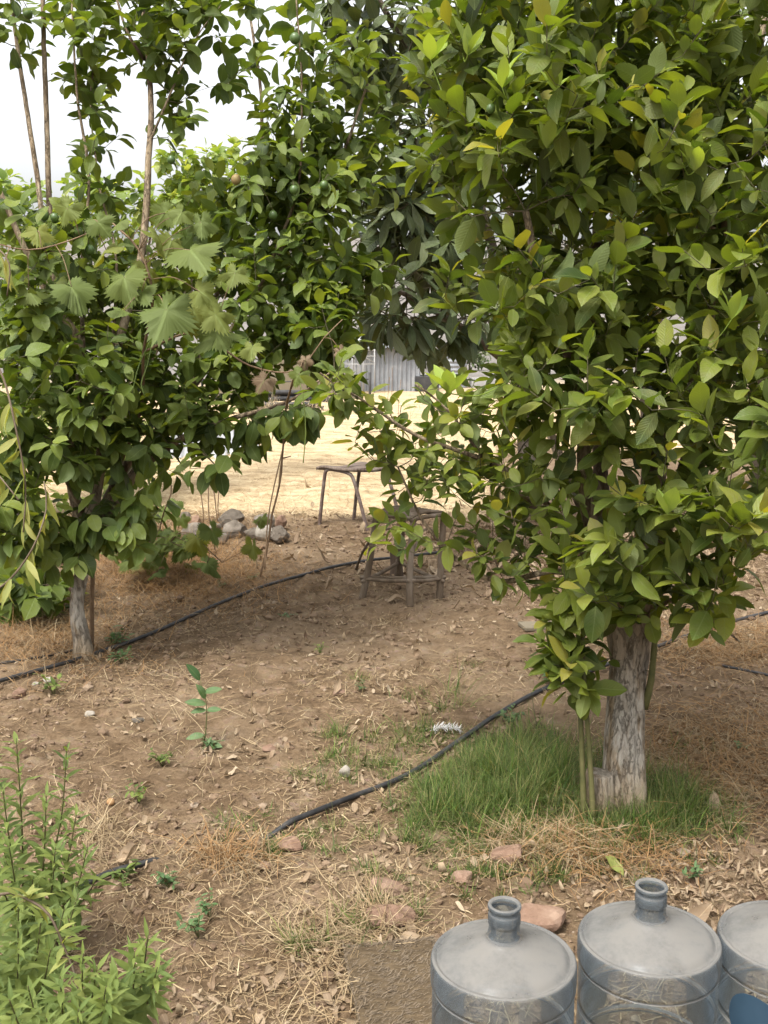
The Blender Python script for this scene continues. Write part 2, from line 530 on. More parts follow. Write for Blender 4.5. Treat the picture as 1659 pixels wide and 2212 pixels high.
M['stick'] = rough_mat('stick', [(0.06, 0.042, 0.026), (0.115, 0.085, 0.058), (0.19, 0.155, 0.12)], 10, stretch=(1, 1, 0.3), bump=0.5)
M['log'] = rough_mat('log', [(0.05, 0.035, 0.025), (0.12, 0.085, 0.06)], 10, stretch=(1, 1, 0.3), bump=0.7)
M['mat'] = rough_mat('mat', [(0.05, 0.034, 0.018), (0.085, 0.06, 0.034), (0.125, 0.09, 0.052)], 22, stretch=(1, 4, 1), bump=0.8, dist=0.006)
M['galv'] = rough_mat('galv', [(0.14, 0.15, 0.165), (0.20, 0.21, 0.225), (0.28, 0.285, 0.29)], 2.0, bump=0.1, rough=0.55, spec=0.5)
M['white_sheet'] = rough_mat('white_sheet', [(0.24, 0.24, 0.235), (0.34, 0.34, 0.335)], 3.0, bump=0.1, rough=0.6)
M['tarp'] = rough_mat('tarp', [(0.125, 0.105, 0.072), (0.17, 0.143, 0.10)], 1.5, bump=0.2, rough=0.8)
M['dark'] = rough_mat('dark', [(0.02, 0.02, 0.022), (0.06, 0.058, 0.055)], 5.0, bump=0.3, rough=0.7)
M['fruit'] = rough_mat('fruit', [(0.04, 0.08, 0.018), (0.075, 0.115, 0.028)], 20.0, bump=0.2, rough=0.4, spec=0.5, dist=0.002)
M['ripe_fruit'] = rough_mat('ripe_fruit', [(0.17, 0.16, 0.06), (0.24, 0.13, 0.06)], 20.0, bump=0.2, rough=0.5, dist=0.002)
M['nut'] = rough_mat('nut', [(0.25, 0.14, 0.06), (0.33, 0.2, 0.1)], 30.0, bump=0.2, rough=0.7, dist=0.002)
M['feather'] = rough_mat('feather', [(0.36, 0.345, 0.32), (0.48, 0.47, 0.45)], 30.0, bump=0.2, rough=0.9)


def bark_mat():
    m, n, l, out = new_mat('lemon_bark')
    tc = n.new('ShaderNodeTexCoord')
    mp = n.new('ShaderNodeMapping'); mp.inputs['Scale'].default_value = (1, 1, 0.25)
    l.new(tc.outputs['Object'], mp.inputs[0])
    n1 = noise(n, l, 22, 7, mp.outputs[0], 0.65)
    n2 = noise(n, l, 7, 5, mp.outputs[0], 0.6, 0.6)
    n3 = noise(n, l, 90, 6, mp.outputs[0], 0.7)
    rp = ramp(n, [(0.11, 0.077, 0.046), (0.26, 0.195, 0.125), (0.36, 0.285, 0.195)], [0.36, 0.48, 0.64])
    l.new(n1.outputs[0], rp.inputs[0])
    pale = mix(n, l, n3.outputs[0], (0.20, 0.17, 0.13), (0.54, 0.51, 0.45))
    sx = n.new('ShaderNodeSeparateXYZ'); l.new(tc.outputs['Object'], sx.inputs[0])
    hz = math_n(n, l, 'MULTIPLY', maprange(n, l, sx.outputs[2], 0.02, 0.2), maprange(n, l, sx.outputs[2], 0.62, 0.28))
    k = math_n(n, l, 'MULTIPLY', maprange(n, l, math_n(n, l, 'ADD', math_n(n, l, 'MULTIPLY', n2.outputs[0], 0.7), math_n(n, l, 'MULTIPLY', n1.outputs[0], 0.3)), 0.42, 0.50), hz)
    col = mix(n, l, math_n(n, l, 'MULTIPLY', k, 0.9), rp.outputs[0], pale)
    n4 = noise(n, l, 5, 4, mp.outputs[0], 0.6, 1.0)
    col = mix(n, l, maprange(n, l, n4.outputs[0], 0.56, 0.60, 0, 0.8), col, (0.085, 0.055, 0.035))
    n5 = noise(n, l, 60, 4, tc.outputs['Object'])
    col = mix(n, l, maprange(n, l, n5.outputs[0], 0.62, 0.70, 0, 0.35), col, (0.22, 0.24, 0.17))
    n6 = noise(n, l, 26, 8, mp.outputs[0], 0.72, 0.15)
    crk = maprange(n, l, math_n(n, l, 'ABSOLUTE', math_n(n, l, 'SUBTRACT', n6.outputs[0], 0.5)), 0.022, 0.006)
    col = mix(n, l, math_n(n, l, 'MULTIPLY', crk, 0.32), col, (0.06, 0.044, 0.03))
    b = n.new('ShaderNodeBsdfPrincipled')
    l.new(col, b.inputs['Base Color'])
    b.inputs['Roughness'].default_value = 0.85
    b.inputs['Specular IOR Level'].default_value = 0.2
    bp = n.new('ShaderNodeBump'); bp.inputs['Strength'].default_value = 1.0; bp.inputs['Distance'].default_value = 0.02
    l.new(math_n(n, l, 'SUBTRACT', math_n(n, l, 'ADD', n1.outputs[0], math_n(n, l, 'MULTIPLY', n3.outputs[0], 0.5)), math_n(n, l, 'MULTIPLY', crk, 0.3)), bp.inputs['Height'])
    l.new(bp.outputs[0], b.inputs['Normal'])
    l.new(b.outputs[0], out.inputs[0])
    return m


M['lemon_bark'] = bark_mat()


def ground_mat():
    m, n, l, out = new_mat('soil_and_straw')
    g = n.new('ShaderNodeNewGeometry')
    pos = g.outputs['Position']
    sx = n.new('ShaderNodeSeparateXYZ'); l.new(pos, sx.inputs[0])
    n1 = noise(n, l, 1.3, 5, pos, 0.6)
    n2 = noise(n, l, 9, 6, pos, 0.65)
    n3 = noise(n, l, 60, 6, pos, 0.7)
    vo = n.new('ShaderNodeTexVoronoi'); vo.inputs['Scale'].default_value = 55
    l.new(pos, vo.inputs['Vector'])
    soil = ramp(n, [(0.036, 0.023, 0.013), (0.098, 0.064, 0.036), (0.152, 0.104, 0.062), (0.235, 0.175, 0.11)], [0.30, 0.44, 0.57, 0.72])
    l.new(math_n(n, l, 'ADD', math_n(n, l, 'MULTIPLY', n2.outputs[0], 0.55), math_n(n, l, 'MULTIPLY', n3.outputs[0], 0.45)), soil.inputs[0])
    col = mix(n, l, maprange(n, l, n1.outputs[0], 0.46, 0.62, 0, 0.7), soil.outputs[0], (0.178, 0.126, 0.079))
    vcol = mix(n, l, 0.93, vo.outputs['Color'], (0.20, 0.14, 0.09))
    col = mix(n, l, maprange(n, l, n2.outputs[0], 0.5, 0.7, 0, 0.35), col, vcol)
    strw = ramp(n, [(0.19, 0.13, 0.07), (0.40, 0.30, 0.175), (0.55, 0.445, 0.29)], [0.36, 0.5, 0.64])
    mp = n.new('ShaderNodeMapping'); mp.inputs['Scale'].default_value = (0.6, 1.6, 1)
    l.new(pos, mp.inputs[0])
    n4 = noise(n, l, 4, 9, mp.outputs[0], 0.75)
    l.new(n4.outputs[0], strw.inputs[0])
    edge = math_n(n, l, 'ADD', sx.outputs[1], math_n(n, l, 'MULTIPLY', math_n(n, l, 'SUBTRACT', n2.outputs[0], 0.5), 1.0))
    edge = math_n(n, l, 'SUBTRACT', edge, math_n(n, l, 'MULTIPLY', maprange(n, l, sx.outputs[0], 0.8, 2.2), 2.2 * -1.0))
    edge2 = math_n(n, l, 'SUBTRACT', edge, math_n(n, l, 'MULTIPLY', maprange(n, l, sx.outputs[0], 0.7, 1.6), 6.5))
    col = mix(n, l, maprange(n, l, edge2, 8.3, 8.9), col, strw.outputs[0])
    # far slopes: earth with scrub specks, distance haze put into the greyed colour
    n6 = noise(n, l, 0.09, 8, pos, 0.7)
    n7 = noise(n, l, 0.5, 4, pos, 0.6)
    far = ramp(n, [(0.095, 0.085, 0.075), (0.15, 0.135, 0.122), (0.185, 0.17, 0.155)], [0.3, 0.5, 0.7])
    l.new(n6.outputs[0], far.inputs[0])
    farc = mix(n, l, maprange(n, l, n7.outputs[0], 0.60, 0.68, 0, 0.7), far.outputs[0], (0.06, 0.068, 0.045))
    col = mix(n, l, maprange(n, l, sx.outputs[1], 24, 50), col, farc)
    b = n.new('ShaderNodeBsdfPrincipled')
    l.new(col, b.inputs['Base Color'])
    b.inputs['Roughness'].default_value = 0.95
    b.inputs['Specular IOR Level'].default_value = 0.12
    n5 = noise(n, l, 150, 4, pos, 0.7)
    bp = n.new('ShaderNodeBump'); bp.inputs['Strength'].default_value = 0.8; bp.inputs['Distance'].default_value = 0.012
    l.new(math_n(n, l, 'ADD', n3.outputs[0], math_n(n, l, 'MULTIPLY', n5.outputs[0], 0.4)), bp.inputs['Height'])
    l.new(bp.outputs[0], b.inputs['Normal'])
    l.new(b.outputs[0], out.inputs[0])
    return m


def jug_mat():
    m, n, l, out = new_mat('dusty_polycarbonate')
    tc = n.new('ShaderNodeTexCoord')
    g = n.new('ShaderNodeNewGeometry')
    sn = n.new('ShaderNodeSeparateXYZ'); l.new(g.outputs['Normal'], sn.inputs[0])
    so = n.new('ShaderNodeSeparateXYZ'); l.new(tc.outputs['Object'], so.inputs[0])
    n1 = noise(n, l, 14, 6, tc.outputs['Object'], 0.65)
    n2 = noise(n, l, 120, 4, tc.outputs['Object'], 0.7)
    mp = n.new('ShaderNodeMapping'); mp.inputs['Scale'].default_value = (1, 1, 0.08)
    l.new(tc.outputs['Object'], mp.inputs[0])
    n3 = noise(n, l, 40, 4, mp.outputs[0], 0.6)
    n4 = noise(n, l, 5, 3, tc.outputs['Object'], 0.5)
    upf = maprange(n, l, sn.outputs[2], 0.15, 0.75)
    top = math_n(n, l, 'MULTIPLY', upf, maprange(n, l, n1.outputs[0], 0.30, 0.60, 0.66, 0.95))
    band = maprange(n, l, so.outputs[2], 0.325, 0.34)
    neck = maprange(n, l, so.outputs[2], 0.70, 0.60)
    band = math_n(n, l, 'MULTIPLY', math_n(n, l, 'MULTIPLY', band, neck), 0.26)
    side = math_n(n, l, 'ADD', maprange(n, l, n3.outputs[0], 0.35, 0.75, 0.10, 0.30), band, True)
    dust = math_n(n, l, 'MAXIMUM', top, side)
    dust = math_n(n, l, 'MULTIPLY', dust, maprange(n, l, n4.outputs[0], 0.34, 0.50, 0.70, 1.0))
    dcol = mix(n, l, n2.outputs[0], (0.100, 0.098, 0.093), (0.155, 0.150, 0.140))
    dcol = mix(n, l, maprange(n, l, n1.outputs[0], 0.4, 0.7), dcol, (0.145, 0.137, 0.124))
    dcol = mix(n, l, upf, mix(n, l, n2.outputs[0], (0.085, 0.098, 0.11), (0.13, 0.14, 0.145)), dcol)
    tr = n.new('ShaderNodeBsdfTransparent'); tr.inputs[0].default_value = (0.87, 0.925, 0.95, 1)
    gl = n.new('ShaderNodeBsdfGlossy'); gl.inputs['Roughness'].default_value = 0.22
    gl.inputs['Color'].default_value = (0.9, 0.95, 1, 1)
    fr = n.new('ShaderNodeFresnel'); fr.inputs[0].default_value = 1.38
    m1 = n.new('ShaderNodeMixShader')
    l.new(fr.outputs[0], m1.inputs[0]); l.new(tr.outputs[0], m1.inputs[1]); l.new(gl.outputs[0], m1.inputs[2])
    b = n.new('ShaderNodeBsdfPrincipled')
    l.new(dcol, b.inputs['Base Color'])
    b.inputs['Roughness'].default_value = 0.8
    b.inputs['Specular IOR Level'].default_value = 0.15
    bp = n.new('ShaderNodeBump'); bp.inputs['Strength'].default_value = 0.04; bp.inputs['Distance'].default_value = 0.001
    l.new(n2.outputs[0], bp.inputs['Height']); l.new(bp.outputs[0], b.inputs['Normal'])
    m2 = n.new('ShaderNodeMixShader')
    l.new(dust, m2.inputs[0]); l.new(m1.outputs[0], m2.inputs[1]); l.new(b.outputs[0], m2.inputs[2])
    l.new(m2.outputs[0], out.inputs[0])
    return m


M['jug'] = jug_mat()
M['jug_label'] = rough_mat('jug_label', [(0.022, 0.045, 0.07), (0.032, 0.06, 0.09)], 10, bump=0.1, rough=0.5, dist=0.001)

# ------------------------------------------------------------------ ground sheet (reaches the far ridge)
ys = np.concatenate([np.linspace(-80, 0.4, 14), np.arange(0.6, 5.0, 0.013), np.arange(5.0, 9.2, 0.024), 9.2 + np.cumsum(0.04 * 1.075 ** np.arange(100))])
ys = ys[ys < 700]
xp = np.concatenate([np.arange(0, 1.3, 0.014), np.arange(1.3, 2.3, 0.026), 2.3 + np.cumsum(0.05 * 1.12 ** np.arange(60))])
xp = xp[xp < 500]
xs = np.concatenate([-xp[:0:-1], xp])
X, Y = np.meshgrid(xs, ys)
g = Geo()
nx, ny = len(xs), len(ys)
i = np.arange(ny - 1)[:, None] * nx
j = np.arange(nx - 1)[None, :]
g.add(np.stack([X, Y, gz(X, Y)], -1).reshape(-1, 3), np.stack([i + j, i + j + 1, i + nx + j + 1, i + nx + j], -1).reshape(-1, 4))
tag(g.build('ground', ground_mat()), kind='structure')


# ------------------------------------------------------------------ trees
class Plant:
    def __init__(self, root, sides=6):
        self.root = root
        self.pos, self.rad = [], []
        self.wood, self.twigs, self.crown = Geo(), Geo(), Geo()
        self.lp, self.ld, self.ln, self.lr, self.ls = [], [], [], [], []
        self.sides = sides

    def limb(self, pts, r0, r1, sides=None, step=0.04, rough=0.08, geo=None):
        p = smooth_path(pts, step)
        n = len(p)
        p = p + np.cumsum(rng.normal(0, 0.0016, (n, 3)), 0) * np.linspace(0, 1, n)[:, None]
        r = r0 + (r1 - r0) * np.linspace(0, 1, n) ** 0.8
        sd = random.randrange(999)
        fn = (lambda th, s: 1 + rough * (fbm(np.cos(th) * 1.5 + s * 5 + 9, np.sin(th) * 1.5 + 7, 2, sd) * 2 - 1)) if rough else None
        tube(geo or self.wood, p, r, sides or self.sides, fn)
        self.pos.append(p); self.rad.append(r)
        return p

    def nodes(self):
        return np.vstack(self.pos), np.concatenate(self.rad)

    def blob(self, u, v, d, ru, rv, rd, n):
        x = norm(rng.normal(size=(n, 3))) * (rng.uniform(0, 1, n) ** (1 / 2.4))[:, None]
        return np.array([P(u + a * ru, v + b * rv, d) + FWD * c * rd for a, b, c in x])

    def grow(self, targets, nleaf=10, leafy=0.25, L=(0.085, 0.12), wr=0.42, droop=0.0, upt=0.35, phi=(75, 25), sag=0.0, tw=0.0012, up_w=1.0):
        t = np.asarray(targets)
        P0, _ = self.nodes()
        d0 = np.array([np.min(np.sum((P0 - a) ** 2, 1)) for a in t])
        A, Rr = self.nodes()
        for k in np.argsort(d0):
            a = t[k]
            dist = np.linalg.norm(A - a, axis=1) + 0.4 * np.clip(A[:, 2] - a[2], 0, 9)
            q = int(np.argmin(dist))
            b, rb = A[q], Rr[q]
            ln = np.linalg.norm(a - b)
            if ln < 0.02:
                continue
            md = (a + b) / 2 + np.array([0, 0, -0.10 * ln + upt * ln * 0.35]) + rng.normal(0, 0.06 * ln, 3)
            n = max(4, int(ln / 0.035))
            s = np.linspace(0, 1, n)[:, None]
            p = (1 - s) ** 2 * b + 2 * s * (1 - s) * md + s ** 2 * a
            ext = norm(p[-1] - p[-2]) * 0.6 + np.array([0, 0, upt - sag])
            p = np.vstack([p, p[-1] + norm(ext) * np.array([[0.04], [0.085]])])
            n = len(p)
            r0 = min(rb * 0.75, 0.0016 + 0.007 * ln)
            r = r0 + (tw - r0) * np.linspace(0, 1, n)
            tube(self.twigs, p, r, 4, cap=False)
            A = np.vstack([A, p[2:]]); Rr = np.concatenate([Rr, r[2:]])
            self.leaf_path(p, nleaf, leafy, L, wr, droop, phi, up_w)
        self.pos, self.rad = [A], [Rr]

    def leaf_path(self, p, nleaf, leafy, L, wr, droop, phi, up_w=1.0, tuft=True):
        seg = np.linalg.norm(np.diff(p, axis=0), axis=1)
        cum = np.concatenate([[0], np.cumsum(seg)])
        tot = cum[-1]
        m = max(2, int(nleaf * rng.uniform(0.75, 1.25)))
        lf = min(leafy, tot)
        s = tot - lf * (1 - np.linspace(0.02, 1, m) ** 0.85) * rng.uniform(0.9, 1.05, m)
        s = np.clip(s, 0, tot)
        q = np.stack([np.interp(s, cum, p[:, k]) for k in range(3)], 1)
        T = norm(np.stack([np.interp(s, (cum[1:] + cum[:-1]) / 2, np.diff(p[:, k]) / np.maximum(seg, 1e-6)) for k in range(3)], 1))
        az = np.arange(m) * 2.399 + rng.uniform(0, 6.3) + rng.normal(0, 0.3, m)
        ref = np.where(np.abs(T[:, 2:3]) > 0.85, np.array([[1.0, 0, 0]]), np.array([[0, 0, 1.0]]))
        N = norm(np.cross(T, ref)); B = np.cross(T, N)
        rad = np.cos(az)[:, None] * N + np.sin(az)[:, None] * B
        f = (s - (tot - lf)) / max(lf, 1e-6)
        ph = np.radians(phi[0] + (phi[1] - phi[0]) * f ** 1.5 + rng.normal(0, 10, m))
        D = T * np.cos(ph)[:, None] + rad * np.sin(ph)[:, None]
        D = norm(D + np.array([0, 0, -1.0]) * droop * rng.uniform(0.3, 1.3, m)[:, None])
        nn = np.array([0, 0, 1.0]) * up_w + T * 0.5 + rng.normal(0, 0.35, (m, 3))
        self.lp.append(q + D * 0.008); self.ld.append(D); self.ln.append(nn)
        self.lr.append(np.clip(rng.normal(0.30 + 0.28 * rng.uniform(0, 1), 0.22, m) + 0.30 * f ** 2, 0, 1))
        self.ls.append(rng.uniform(L[0], L[1], m) * (1 - 0.30 * np.clip(f - 0.6, 0, 1) / 0.4 * rng.uniform(0, 1, m)))
        self.wr = wr

    def finish(self, leafmat, barkmat, twigmat, prof=prof_citrus, nseg=5, curl=(0.0, 0.7), fold=(0.05, 0.45), wav=0.05, trunk='trunk'):
        p, d, nn = np.vstack(self.lp), np.vstack(self.ld), np.vstack(self.ln)
        r, s = np.concatenate(self.lr), np.concatenate(self.ls)
        m = len(p)
        leaves(self.crown, p, d, nn, s, s * self.wr * rng.uniform(0.85, 1.2, m), rng.uniform(*curl, m), rng.uniform(*fold, m), r, prof, nseg, wav)
        self.wood.build(trunk, barkmat, self.root)
        self.twigs.build('branch', twigmat, self.root)
        return self.crown.build('crown', leafmat, self.root)


def rough_trunk(geo, pts, radii, sides=28, amp=0.10, seed=3, step=0.015):
    p = smooth_path(pts, step)
    cum = np.linspace(0, 1, len(p))
    r = np.interp(cum, np.linspace(0, 1, len(radii)), radii)
    fn = lambda th, s: 1 + amp * (fbm(np.cos(th) * 1.3 + 5 + s * 1.2, np.sin(th) * 1.3 + 5 + s * 0.5, 3, seed) * 2 - 1) + 0.07 * (fbm(np.cos(th) * 4 + 15, np.sin(th) * 4 + 5 + s * 4, 3, seed + 5) * 2 - 1) - 0.10 * sstep(0.60, 0.74, fbm(np.cos(th) * 5 + 25, np.sin(th) * 5 + 5 + s * 3, 2, seed + 9))
    tube(geo, p, r, sides, fn)
    return p, r


# --- the lemon tree beside the water jugs
b0 = G(1345, 1745)
t = thing('lemon_tree', 'leafy yellow-green citrus tree with thick pale scarred trunk, rising behind the water jugs', 'tree', (b0[0], b0[1], 0))
T = Plant(t, 8)
fork = P(1362, 1330, 3.52)
p, r = rough_trunk(T.wood, [b0 + [0, 0, -0.06], P(1348, 1690, 3.52), P(1350, 1560, 3.52), P(1356, 1450, 3.52), P(1372, 1370, 3.52), P(1400, 1270, 3.52)], [0.084, 0.067, 0.060, 0.058, 0.060, 0.052], 48, 0.15)
T.pos.append(p); T.rad.append(r)
T.limb(PP([(1340, 1420, 3.5), (1310, 1250, 3.48), (1268, 1080, 3.42), (1258, 900, 3.36), (1215, 720, 3.25), (1160, 600, 3.15), (1130, 460, 3.1)]), 0.036, 0.010, 12)
T.limb(PP([(1350, 1420, 3.54), (1310, 1200, 3.6), (1290, 900, 3.66), (1278, 650, 3.66), (1290, 450, 3.66), (1270, 250, 3.66), (1230, 40, 3.66), (1215, -220, 3.66)]), 0.034, 0.008, 12)
T.limb(PP([(1380, 1330, 3.52), (1400, 1150, 3.5), (1432, 950, 3.48), (1495, 800, 3.46), (1548, 560, 3.46), (1585, 330, 3.46), (1625, 120, 3.46), (1660, -100, 3.46)]), 0.042, 0.012, 12)
T.limb(PP([(1395, 1310, 3.5), (1440, 1130, 3.44), (1520, 900, 3.36), (1600, 690, 3.3), (1720, 520, 3.25)]), 0.030, 0.012, 10)
T.limb(PP([(1495, 640, 3.46), (1555, 430, 3.4), (1640, 330, 3.35), (1760, 220, 3.3)]), 0.022, 0.01, 10)
T.limb(PP([(1340, 1330, 3.5), (1230, 1150, 3.5), (1130, 1040, 3.5), (1010, 985, 3.5), (900, 945, 3.48), (800, 880, 3.45), (690, 810, 3.4)]), 0.016, 0.003, 7)
T.limb(PP([(1345, 1350, 3.5), (1220, 1235, 3.5), (1090, 1255, 3.55), (1000, 1220, 3.6), (910, 1130, 3.62), (850, 1010, 3.6)]), 0.015, 0.003, 7)
T.limb(PP([(1215, 1130, 3.5), (1080, 1030, 3.5), (970, 890, 3.45), (900, 830, 3.4)]), 0.010, 0.003, 6)
T.limb(PP([(1365, 1350, 3.56), (1400, 1050, 3.9), (1420, 700, 4.2), (1440, 350, 4.35), (1450, 0, 4.4)]), 0.034, 0.010, 10)
T.limb(PP([(1350, 1300, 3.5), (1180, 900, 3.9), (1120, 560, 4.05), (1060, 250, 4.1), (1040, -100, 4.1)]), 0.022, 0.007, 8)
T.limb(PP([(1400, 1330, 3.48), (1470, 1290, 3.3), (1540, 1340, 3.2), (1600, 1385, 3.15)]), 0.010, 0.003, 6)
T.limb(PP([(1400, 1300, 3.48), (1520, 1150, 3.3), (1640, 1120, 3.2), (1720, 1180, 3.1)]), 0.013, 0.004, 6)
T.limb(PP([(1505, 500, 3.46), (1470, 260, 3.4), (1425, 80, 3.36), (1405, -120, 3.34)]), 0.016, 0.007, 8)
tg = np.vstack([T.blob(*a) for a in [
    (1130, 60, 3.3, 230, 230, 0.55, 70), (1400, 60, 3.3, 240, 220, 0.6, 74), (1620, 120, 3.2, 170, 260, 0.6, 46),
    (1120, 330, 3.2, 190, 190, 0.55, 68), (1350, 350, 3.3, 220, 220, 0.6, 78), (1580, 420, 3.2, 170, 200, 0.6, 52),
    (1250, 620, 3.3, 190, 170, 0.5, 50), (1480, 660, 3.2, 200, 170, 0.55, 46), (1640, 720, 3.1, 110, 190, 0.5, 20), (1830, 300, 3.4, 130, 330, 0.6, 34), (1820, 800, 3.4, 120, 240, 0.5, 24),
    (1230, 860, 3.2, 170, 130, 0.45, 32), (1440, 900, 3.15, 200, 150, 0.5, 40), (1610, 950, 3.1, 130, 150, 0.45, 19),
    (1330, 1150, 3.2, 150, 130, 0.4, 28), (1500, 1120, 3.1, 130, 110, 0.4, 15),
    (1290, 1300, 3.3, 110, 70, 0.28, 20), (1470, 1240, 3.2, 90, 80, 0.3, 14), (1610, 1150, 3.1, 80, 110, 0.3, 11),
    (1000, 640, 3.4, 60, 60, 0.2, 3), (1140, 700, 3.1, 80, 90, 0.3, 10), (1000, 150, 3.5, 110, 180, 0.5, 22), (980, 330, 3.5, 80, 80, 0.4, 9),
    (1540, 1330, 3.2, 70, 60, 0.15, 5), (1240, 1440, 3.35, 45, 80, 0.1, 13)]])
T.grow(tg, 11, 0.22, (0.045, 0.118), 0.49, droop=0.15, upt=0.55, phi=(80, 25), up_w=0.9)
tg = np.vstack([T.blob(*a) for a in [
    (1030, 880, 3.5, 110, 70, 0.3, 23), (970, 1020, 3.6, 110, 75, 0.25, 21), (1120, 1090, 3.5, 110, 110, 0.3, 25), (900, 1150, 3.65, 90, 55, 0.2, 6),
    (1090, 1220, 3.55, 90, 45, 0.2, 13), (740, 850, 3.42, 70, 50, 0.15, 8), (845, 985, 3.6, 50, 40, 0.12, 8), (830, 900, 3.5, 60, 50, 0.15, 6)]])
T.grow(tg, 8, 0.16, (0.050, 0.090), 0.50, droop=0.2, upt=0.35, phi=(80, 30), up_w=0.9)
T.finish(M['lemon_leaf'], M['lemon_bark'], M['twig'])
# fresh pale shoots at twig ends
for (u, v, d, n) in [(1330, 900, 2.95, 3), (970, 850, 2.85, 7), (1085, 190, 2.85, 4), (1500, 370, 2.8, 6), (1010, 120, 3.0, 4), (1440, 1110, 2.85, 5), (1200, 200, 2.9, 4), (1180, 320, 2.85, 5), (1580, 690, 2.8, 4), (1225, 1440, 3.3, 4), (1500, 1190, 2.95, 3), (930, 130, 3.0, 4)]:
    yg = Geo()
    c = P(u, v, d)
    nodes, _ = T.nodes()
    q = nodes[np.argmin(np.linalg.norm(nodes - c, axis=1))]
    tube(yg, smooth_path([q, (q + c) / 2 + [0, 0, -0.02], c], 0.03), 0.0016, 4)
    az = np.arange(n) * 2.4 + random.random() * 6
    D = np.stack([np.cos(az) * 0.6, np.sin(az) * 0.6, np.full(n, 0.9)], 1) + rng.normal(0, 0.15, (n, 3))
    sz = rng.uniform(0.07, 0.115, n)
    leaves(yg, np.repeat(c[None], n, 0), D, np.stack([-np.cos(az), -np.sin(az), np.full(n, 0.6)], 1) + rng.normal(0, .2, (n, 3)), sz, sz * 0.4, rng.uniform(-0.2, 0.5, n), rng.uniform(0.1, 0.4, n), rng.uniform(0, 1, n), prof_citrus, 5, 0.03)
    yg.build('young_shoot', M['young_leaf'], t)
for pts, r0, r1 in [([(1262, 1765, 3.42), (1256, 1600, 3.4), (1252, 1450, 3.38), (1246, 1340, 3.36), (1228, 1250, 3.32)], 0.0105, 0.006),
                    ([(1282, 1775, 3.40), (1272, 1600, 3.39), (1262, 1480, 3.37), (1262, 1330, 3.36), (1290, 1220, 3.35)], 0.0095, 0.006),
                    ([(1392, 1530, 3.5), (1406, 1470, 3.47), (1414, 1390, 3.44), (1424, 1300, 3.42), (1440, 1200, 3.4)], 0.0125, 0.008)]:
    g = Geo()
    q = smooth_path(PP(pts), 0.03)
    tube(g, q, np.linspace(r0, r1, len(q)), 8, lambda th, s: 1 + 0.12 * (fbm(np.cos(th) + s * 20 + 4, np.sin(th) + 6, 2, 8) * 2 - 1))
    for k in range(3):
        c = q[int(len(q) * (0.3 + 0.2 * k))]
        tube(g, [c, c + np.array([random.uniform(-0.05, 0.05), -0.01, 0.01])], [0.002, 0.0006], 4)
    g.build('sucker', M['green_stem'], t)
for (u, v, d) in [(1060, 235, 2.9), (1035, 270, 3.0)]:
    g = Geo(); sphere(g, P(u, v, d), (0.012, 0.012, 0.014), 2)
    g.build('fruit', M['fruit'], t)

# cut stump beside the trunk
c = G(1293, 1752)
s = thing('tree_stump', 'short sawn-off wood stump against the foot of the pale trunk', 'stump', (c[0], c[1], 0))
g = Geo()
rough_trunk(g, [c + [0, 0, -0.04], c + [0.004, 0, 0.05], c + [0.0, 0, 0.115], c + [0, 0, 0.128]], [0.056, 0.048, 0.046, 0.043], 24, 0.18, 12)
g.build('stump_wood', M['lemon_bark'], s)

# --- the dark-leaved tree on the left
b1 = G(182, 1425)
t = thing('citrus_tree', 'dark green bushy fruit tree on the left, many stems forking from a short grey trunk', 'tree', (b1[0], b1[1], 0))
T = Plant(t, 7)
D0 = 5.02
p, r = rough_trunk(T.wood, [b1 + [0, 0, -0.05], P(178, 1390, D0), P(166, 1310, D0), P(178, 1230, D0), P(188, 1160, D0), P(200, 1100, D0)], [0.060, 0.040, 0.034, 0.033, 0.042, 0.036], 22, 0.14, 21)
T.pos.append(p); T.rad.append(r)
T.limb(PP([(185, 1170, D0), (158, 1060, D0), (152, 980, 4.95), (170, 860, 4.9), (168, 740, 4.9), (112, 660, 4.9), (60, 560, 4.85), (0, 430, 4.8), (-60, 300, 4.8)]), 0.030, 0.009, 9)
T.limb(PP([(195, 1150, D0), (222, 960, D0), (242, 800, D0), (272, 690, D0), (305, 560, D0), (318, 420, D0), (326, 230, D0), (312, 40, D0), (300, -160, D0)]), 0.030, 0.008, 9)
T.limb(PP([(200, 1150, D0), (270, 1010, 5.1), (370, 900, 5.2), (470, 760, 5.3), (560, 620, 5.3), (620, 520, 5.3), (690, 400, 5.3), (745, 330, 5.3), (800, 180, 5.3)]), 0.026, 0.006, 8)
T.limb(PP([(205, 1150, D0), (300, 1020, 5.0), (400, 945, 4.95), (510, 905, 4.9), (620, 870, 4.85), (720, 800, 4.8)]), 0.026, 0.004, 8)
T.limb(PP([(190, 1150, D0), (330, 960, 5.3), (420, 800, 5.5), (480, 600, 5.6), (560, 380, 5.6), (570, 180, 5.6), (545, 0, 5.6), (540, -120, 5.6)]), 0.024, 0.005, 7)
T.limb(PP([(112, 665, 4.9), (100, 540, 4.95), (76, 330, 4.95), (48, 150, 4.95), (22, -60, 4.95)]), 0.014, 0.009, 7)
T.limb(PP([(120, 680, 4.9), (108, 480, 5.0), (102, 300, 5.0), (96, 120, 5.0), (88, -120, 5.0)]), 0.016, 0.010, 7)
T.limb(PP([(180, 800, 4.95), (178, 560, 5.1), (192, 380, 5.1), (165, 200, 5.1), (150, -60, 5.1)]), 0.012, 0.004, 6)
T.limb(PP([(240, 800, 5.0), (250, 560, 5.15), (215, 400, 5.15), (200, 250, 5.15), (215, 120, 5.15)]), 0.010, 0.003, 6)
T.limb(PP([(180, 1100, D0), (90, 950, 4.7), (20, 900, 4.6), (-60, 830, 4.5)]), 0.016, 0.006, 6)
